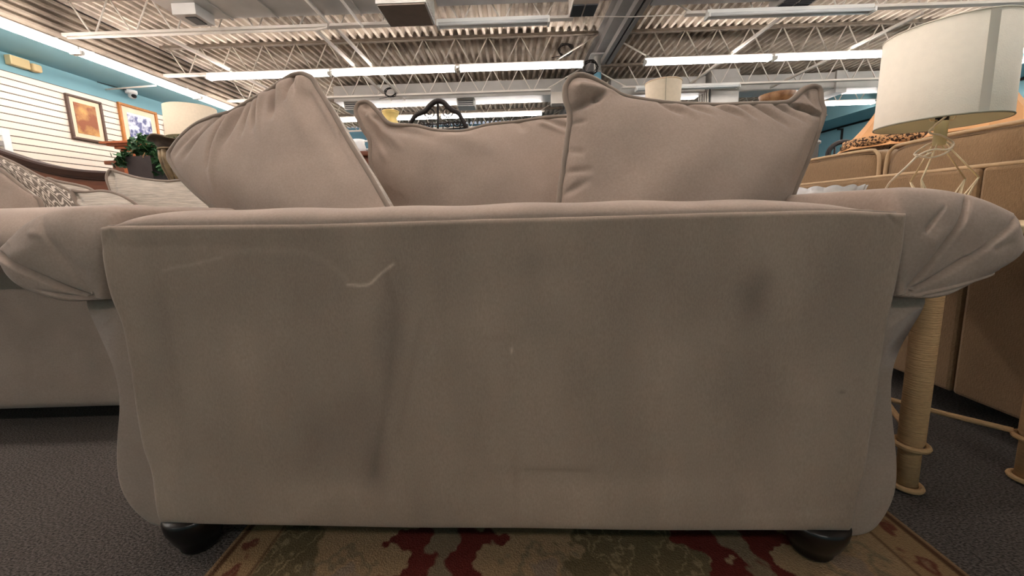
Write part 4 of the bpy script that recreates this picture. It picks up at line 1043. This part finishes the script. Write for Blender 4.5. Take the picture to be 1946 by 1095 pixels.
cp = [at_y(a, b, y_) for a, b, y_ in ((1797, 222, 1.08), (1775, 240, 1.07), (1766, 252, 1.06), (1790, 258, 1.07), (1812, 272, 1.08), (1800, 284, 1.06), (1770, 285, 1.05), (1745, 296, 1.05), (1722, 318, 1.06), (1698, 340, 1.08), (1685, 356, 1.1))]
cp += [np.array([1.035, 1.12, .73]), np.array([1.04, 1.16, .705]), np.array([1.08, 1.22, .7035])]
tube('cord', cat(cp, 90), .0026, 'cord', wl_, seg=6)
cp = [at_y(a, b, y_) for a, b, y_ in ((1740, 294, 1.05), (1765, 300, 1.05), (1795, 292, 1.06), (1810, 278, 1.08), (1795, 270, 1.12), (1768, 273, 1.12), (1745, 286, 1.1), (1738, 294, 1.07), (1752, 298, 1.06), (1770, 290, 1.05))]
tube('cord_loop', cat(cp, 90), .0024, 'cord', wl_, seg=6)
# scalloped glass bowl
gc = (1.115, 1.40); V = []; pr = [(.03, ZT + .001), (.05, ZT + .004), (.08, ZT + .04), (.10, ZT + .085), (.108, ZT + .115), (.103, ZT + .113), (.094, ZT + .085), (.074, ZT + .044), (.03, ZT + .012)]
for r, zz in pr:
    for k in range(96):
        t_ = 2 * math.pi * k / 96; w = (zz - ZT) / .115
        V.append((gc[0] + (r + .007 * w * abs(math.sin(7 * t_))) * math.cos(t_), gc[1] + (r + .007 * w * abs(math.sin(7 * t_))) * math.sin(t_), zz + .008 * w * abs(math.sin(7 * t_))))
o = mesh('glass_bowl', V, grid_faces(96, len(pr), closed_u=True) + [tuple(range(96))[::-1], tuple(8 * 96 + k for k in range(96))], 'glass', loc=(gc[0], gc[1], ZT)); tag(o, 'clear scalloped glass bowl on the end table behind the loveseat arm', 'bowl')

# ------------------------------------------------------------------ peach pagoda lamps behind the brown sofa
def pagoda(px, Y, rb, zb, h, label, band):
    x_ = at_y(px, 270, Y)[0]; t = thing('floor_lamp', (x_, Y, 0), label, 'lamp', 'peach pagoda lamps')
    prof = []
    for k in range(12):
        f = k / 11; prof.append((rb * (.22 + .78 * (1 - f) ** 1.7), zb + h * f))
    prof += [(r - .006, zz) for r, zz in prof[::-1]]
    V, Fc = lathevf(prof, (x_, Y, 0), 8); mesh('pagoda_shade', V, Fc[:-2], 'orange_sh', t, smooth=False)
    if band: lathe('fringe_band', [(rb * .93, zb + .015), (rb * .90, zb + .085)], (x_, Y, 0), 'fringe', t, seg=32)
    lathe('pole', [(.14, .001), (.14, .02), (.03, .04), (.014, .08), (.014, zb + h * .9), (0, zb + h * .9)], (x_, Y, 0), 'iron', t)
pagoda(1695, 3.4, .36, at_y(1640, 284, 3.4)[2], .48, 'peach pagoda lamp with dark beaded fringe left of the white shade', True)
pagoda(1865, 2.6, .27, at_y(1900, 240, 2.6)[2] - .03, .42, 'peach pagoda lamp half hidden behind the white drum shade', False)
# dark arched headboard and post, far right
Yi = 5.2; c = at_y(1603, 292, Yi)
t = thing('iron_headboard', (c[0], Yi, 0), 'black arched iron headboard above the brown sofa cushions', 'headboard')
arc = [(c[0] + .2 * math.cos(a), Yi, c[2] + .15 * math.sin(a)) for a in np.linspace(math.pi, 0, 20)]
tube('arch', [(arc[0][0], Yi, .0)] + arc + [(arc[-1][0], Yi, .0)], .03, 'iron', t)
for k in range(4):
    xx = c[0] - .12 + k * .08; tube('scroll_bar', [(xx, Yi, .3), (xx, Yi, c[2] + .08)], .012, 'iron', t, seg=6)
tube('cross_rail', [(c[0] - .2, Yi, .5), (c[0] + .2, Yi, .5)], .015, 'iron', t)
c = at_y(1551, 266, 4.4)
t = thing('bed_post', (c[0], 4.4, 0), 'thin grey post with knob finial right of the pillows', 'post')
lathe('shaft', [(.028, .001), (.028, c[2] - .05), (.045, c[2] - .04), (.045, c[2] - .015), (.02, c[2])], (c[0], 4.4, 0), 'grey_steel', t, seg=16)
lathe('finial', [(.02, c[2]), (.03, c[2] + .03), (.012, c[2] + .08), (.0, c[2] + .15)], (c[0], 4.4, 0), 'grey_steel', t, seg=16)

# ------------------------------------------------------------------ tall mahogany chest with vase and pitcher
Yv = 4.1; a = at_y(645, 289, Yv); b = at_y(800, 283, Yv); zt = at_y(696, 288, Yv)[2]
t = thing('tall_chest', ((a[0] + b[0]) / 2, Yv + .2, 0), 'tall mahogany chest glimpsed between the left and middle pillows', 'cabinet')
box('body', (a[0] + .03, b[0] - .03, Yv, Yv + .45, .06, zt - .05), 'mahogany', t, bev=.008)
box('cornice', (a[0] - .02, b[0] + .02, Yv - .05, Yv + .48, zt - .049, zt), 'mahogany', t, bev=.012)
box('plinth', (a[0], b[0], Yv - .02, Yv + .46, 0, .059), 'mahogany', t)
for k in range(5):
    d = box('drawer', (a[0] + .06, b[0] - .06, Yv - .018, Yv - .001, .1 + k * .25, .33 + k * .25), 'mahogany', t, bev=.006)
    for xx in (a[0] + .25, b[0] - .25): softbox('knob', (xx, Yv - .03, .215 + k * .25), (.016, .016, .016), 'brass', d, p=2)
c = at_y(742, 212, Yv + .2); zr = c[2]
v_ = thing('vase', (c[0], Yv + .2, zt), 'yellow ceramic vase with flared rim peeking over the middle pillow', 'vase')
hh = zr - zt
lathe('body', [(.06, .001), (.07, .01), (.105, hh * .3), (.11, hh * .45), (.09, hh * .65), (.062, hh * .8), (.062, hh * .86), (.085, hh * .94), (.088, hh), (.078, hh), (.055, hh * .86), (.08, hh * .6), (0, .02)], (c[0], Yv + .2, zt), 'yellow', v_, seg=36)
tube('rim_ring', torus((c[0], Yv + .2, zr - .004), .085, 0, 36), .007, 'yellow', v_, closed=True)
c = at_y(681, 266, Yv + .15)
v_ = thing('pitcher', (c[0], Yv + .15, zt), 'white ceramic pitcher on the mahogany chest between two pillows', 'pitcher'); hh = c[2] - zt
lathe('body', [(.05, .001), (.06, .01), (.075, hh * .35), (.06, hh * .7), (.065, hh), (.058, hh), (.05, hh * .7), (.0, .02)], (c[0], Yv + .15, zt), 'white_cer', v_, seg=32)
tube('handle', cat([(c[0] + .06, Yv + .15, zt + hh * .9), (c[0] + .12, Yv + .15, zt + hh * .85), (c[0] + .12, Yv + .15, zt + hh * .4), (c[0] + .07, Yv + .15, zt + hh * .3)], 20), .009, 'white_cer', v_)

# ------------------------------------------------------------------ baker's rack with arched crest
Yr = 3.5
def rp(px, py): return at_y(px, py, Yr)
t = thing('bakers_rack', (rp(833, 240)[0], Yr + .15, 0), 'wrought iron rack with arched scroll crest behind the middle pillow', 'rack')
crest = cat([(776, 240), (783, 226), (790, 217), (799, 212), (808, 208), (817, 198), (826, 191), (834, 189), (843, 192), (851, 200), (860, 207), (870, 211), (876, 220), (886, 240)], 60)
tube('crest_arch', [rp(x_, y_ + 3) for x_, y_ in crest], [.016 + .006 * math.sin(math.pi * k / 59) for k in range(60)], 'iron', t, seg=10)
zl = rp(833, 233)[2]; xl, xr = rp(780, 236)[0], rp(887, 232)[0]
for xx in (xl, xr):
    for yy in (Yr, Yr + .32): tube('upright', [(xx, yy, .0), (xx, yy, zl - .02)], .012, 'iron', t, seg=8)
for dz in (0, -.05): tube('crest_rail', [(xl, Yr, zl + dz - .02), (xr, Yr, zl + dz)], .006, 'iron', t, seg=6)
tube('centre_bar', [rp(832, 194), rp(832, 270)], .010, 'iron', t, seg=8)
def scroll(cx, cz, r, turns, s, start=0):
    P_ = [];
    for k in range(40):
        f = k / 39; a = start + s * f * turns * 2 * math.pi; P_.append((cx + r * (1 - .85 * f) * math.cos(a), Yr, cz + r * (1 - .85 * f) * math.sin(a)))
    tube('scroll', P_, .005, 'iron', t, seg=5)
for px, py, r, s in ((817, 214, .05, 1), (850, 213, .05, -1), (800, 236, .035, 1), (815, 238, .03, -1), (851, 236, .03, 1), (868, 234, .035, -1), (790, 240, .025, -1), (878, 238, .025, 1)):
    p_ = rp(px, py); scroll(p_[0], p_[2], r, 1.6, s, 0 if s < 0 else math.pi)
for px in (806, 822, 842, 862, 874):
    tube('crest_bar', [rp(px, 231), rp(px, 262)], .005, 'iron', t, seg=5)
for zz in (.35, .75, 1.15): box('shelf', (xl + .013, xr - .013, Yr, Yr + .32, zz, zz + .015), 'iron', t)

# ------------------------------------------------------------------ floor lamps behind the right pillow
def floor_lamp(px, Y, label, z0, z1, r0, r1, mat, bowl):
    x_ = at_y(px, 180, Y)[0]; t = thing('floor_lamp', (x_, Y, 0), label, 'lamp')
    if bowl:
        lathe('glass_bowl', [(.03, z0), (r1 * .6, z0 + (z1 - z0) * .25), (r1 * .9, z0 + (z1 - z0) * .65), (r1, z1), (r1 - .008, z1), (r1 * .85, z0 + (z1 - z0) * .65), (.0, z0 + .02)], (x_, Y, 0), mat, t, seg=40)
    else:
        shade('drum_shade', (x_, Y), r0, r1, z0, z1, mat, t, matin='shade_white'); tube('shade_seam', [(x_ - .03, Y - r0 - .0005, z0), (x_ - .03, Y - r1 - .0005, z1)], .002, 'shade_rim', t, seg=5)
        tube('shade_rim', torus((x_, Y, z1), r1, 0, 48), .004, 'mat_board', t, closed=True, seg=6)
    lathe('pole', [(.14, .001), (.14, .02), (.02, .05), (.012, .1), (.012, z0 + (.03 if bowl else .1)), (0, z0 + (.03 if bowl else .1))], (x_, Y, 0), 'iron', t)
z1 = at_y(1260, 158, 3.2)[2]
floor_lamp(1260, 3.2, 'floor lamp with cream drum shade rising behind the right pillow', z1 - .26, z1, .122, .136, 'shade_cream', False)
z1 = at_y(1478, 180, 4.2)[2]
floor_lamp(1477, 4.2, 'torchiere lamp with amber marbled bowl behind the right pillow corner', z1 - .16, z1, .16, .165, 'marble_sh', True)
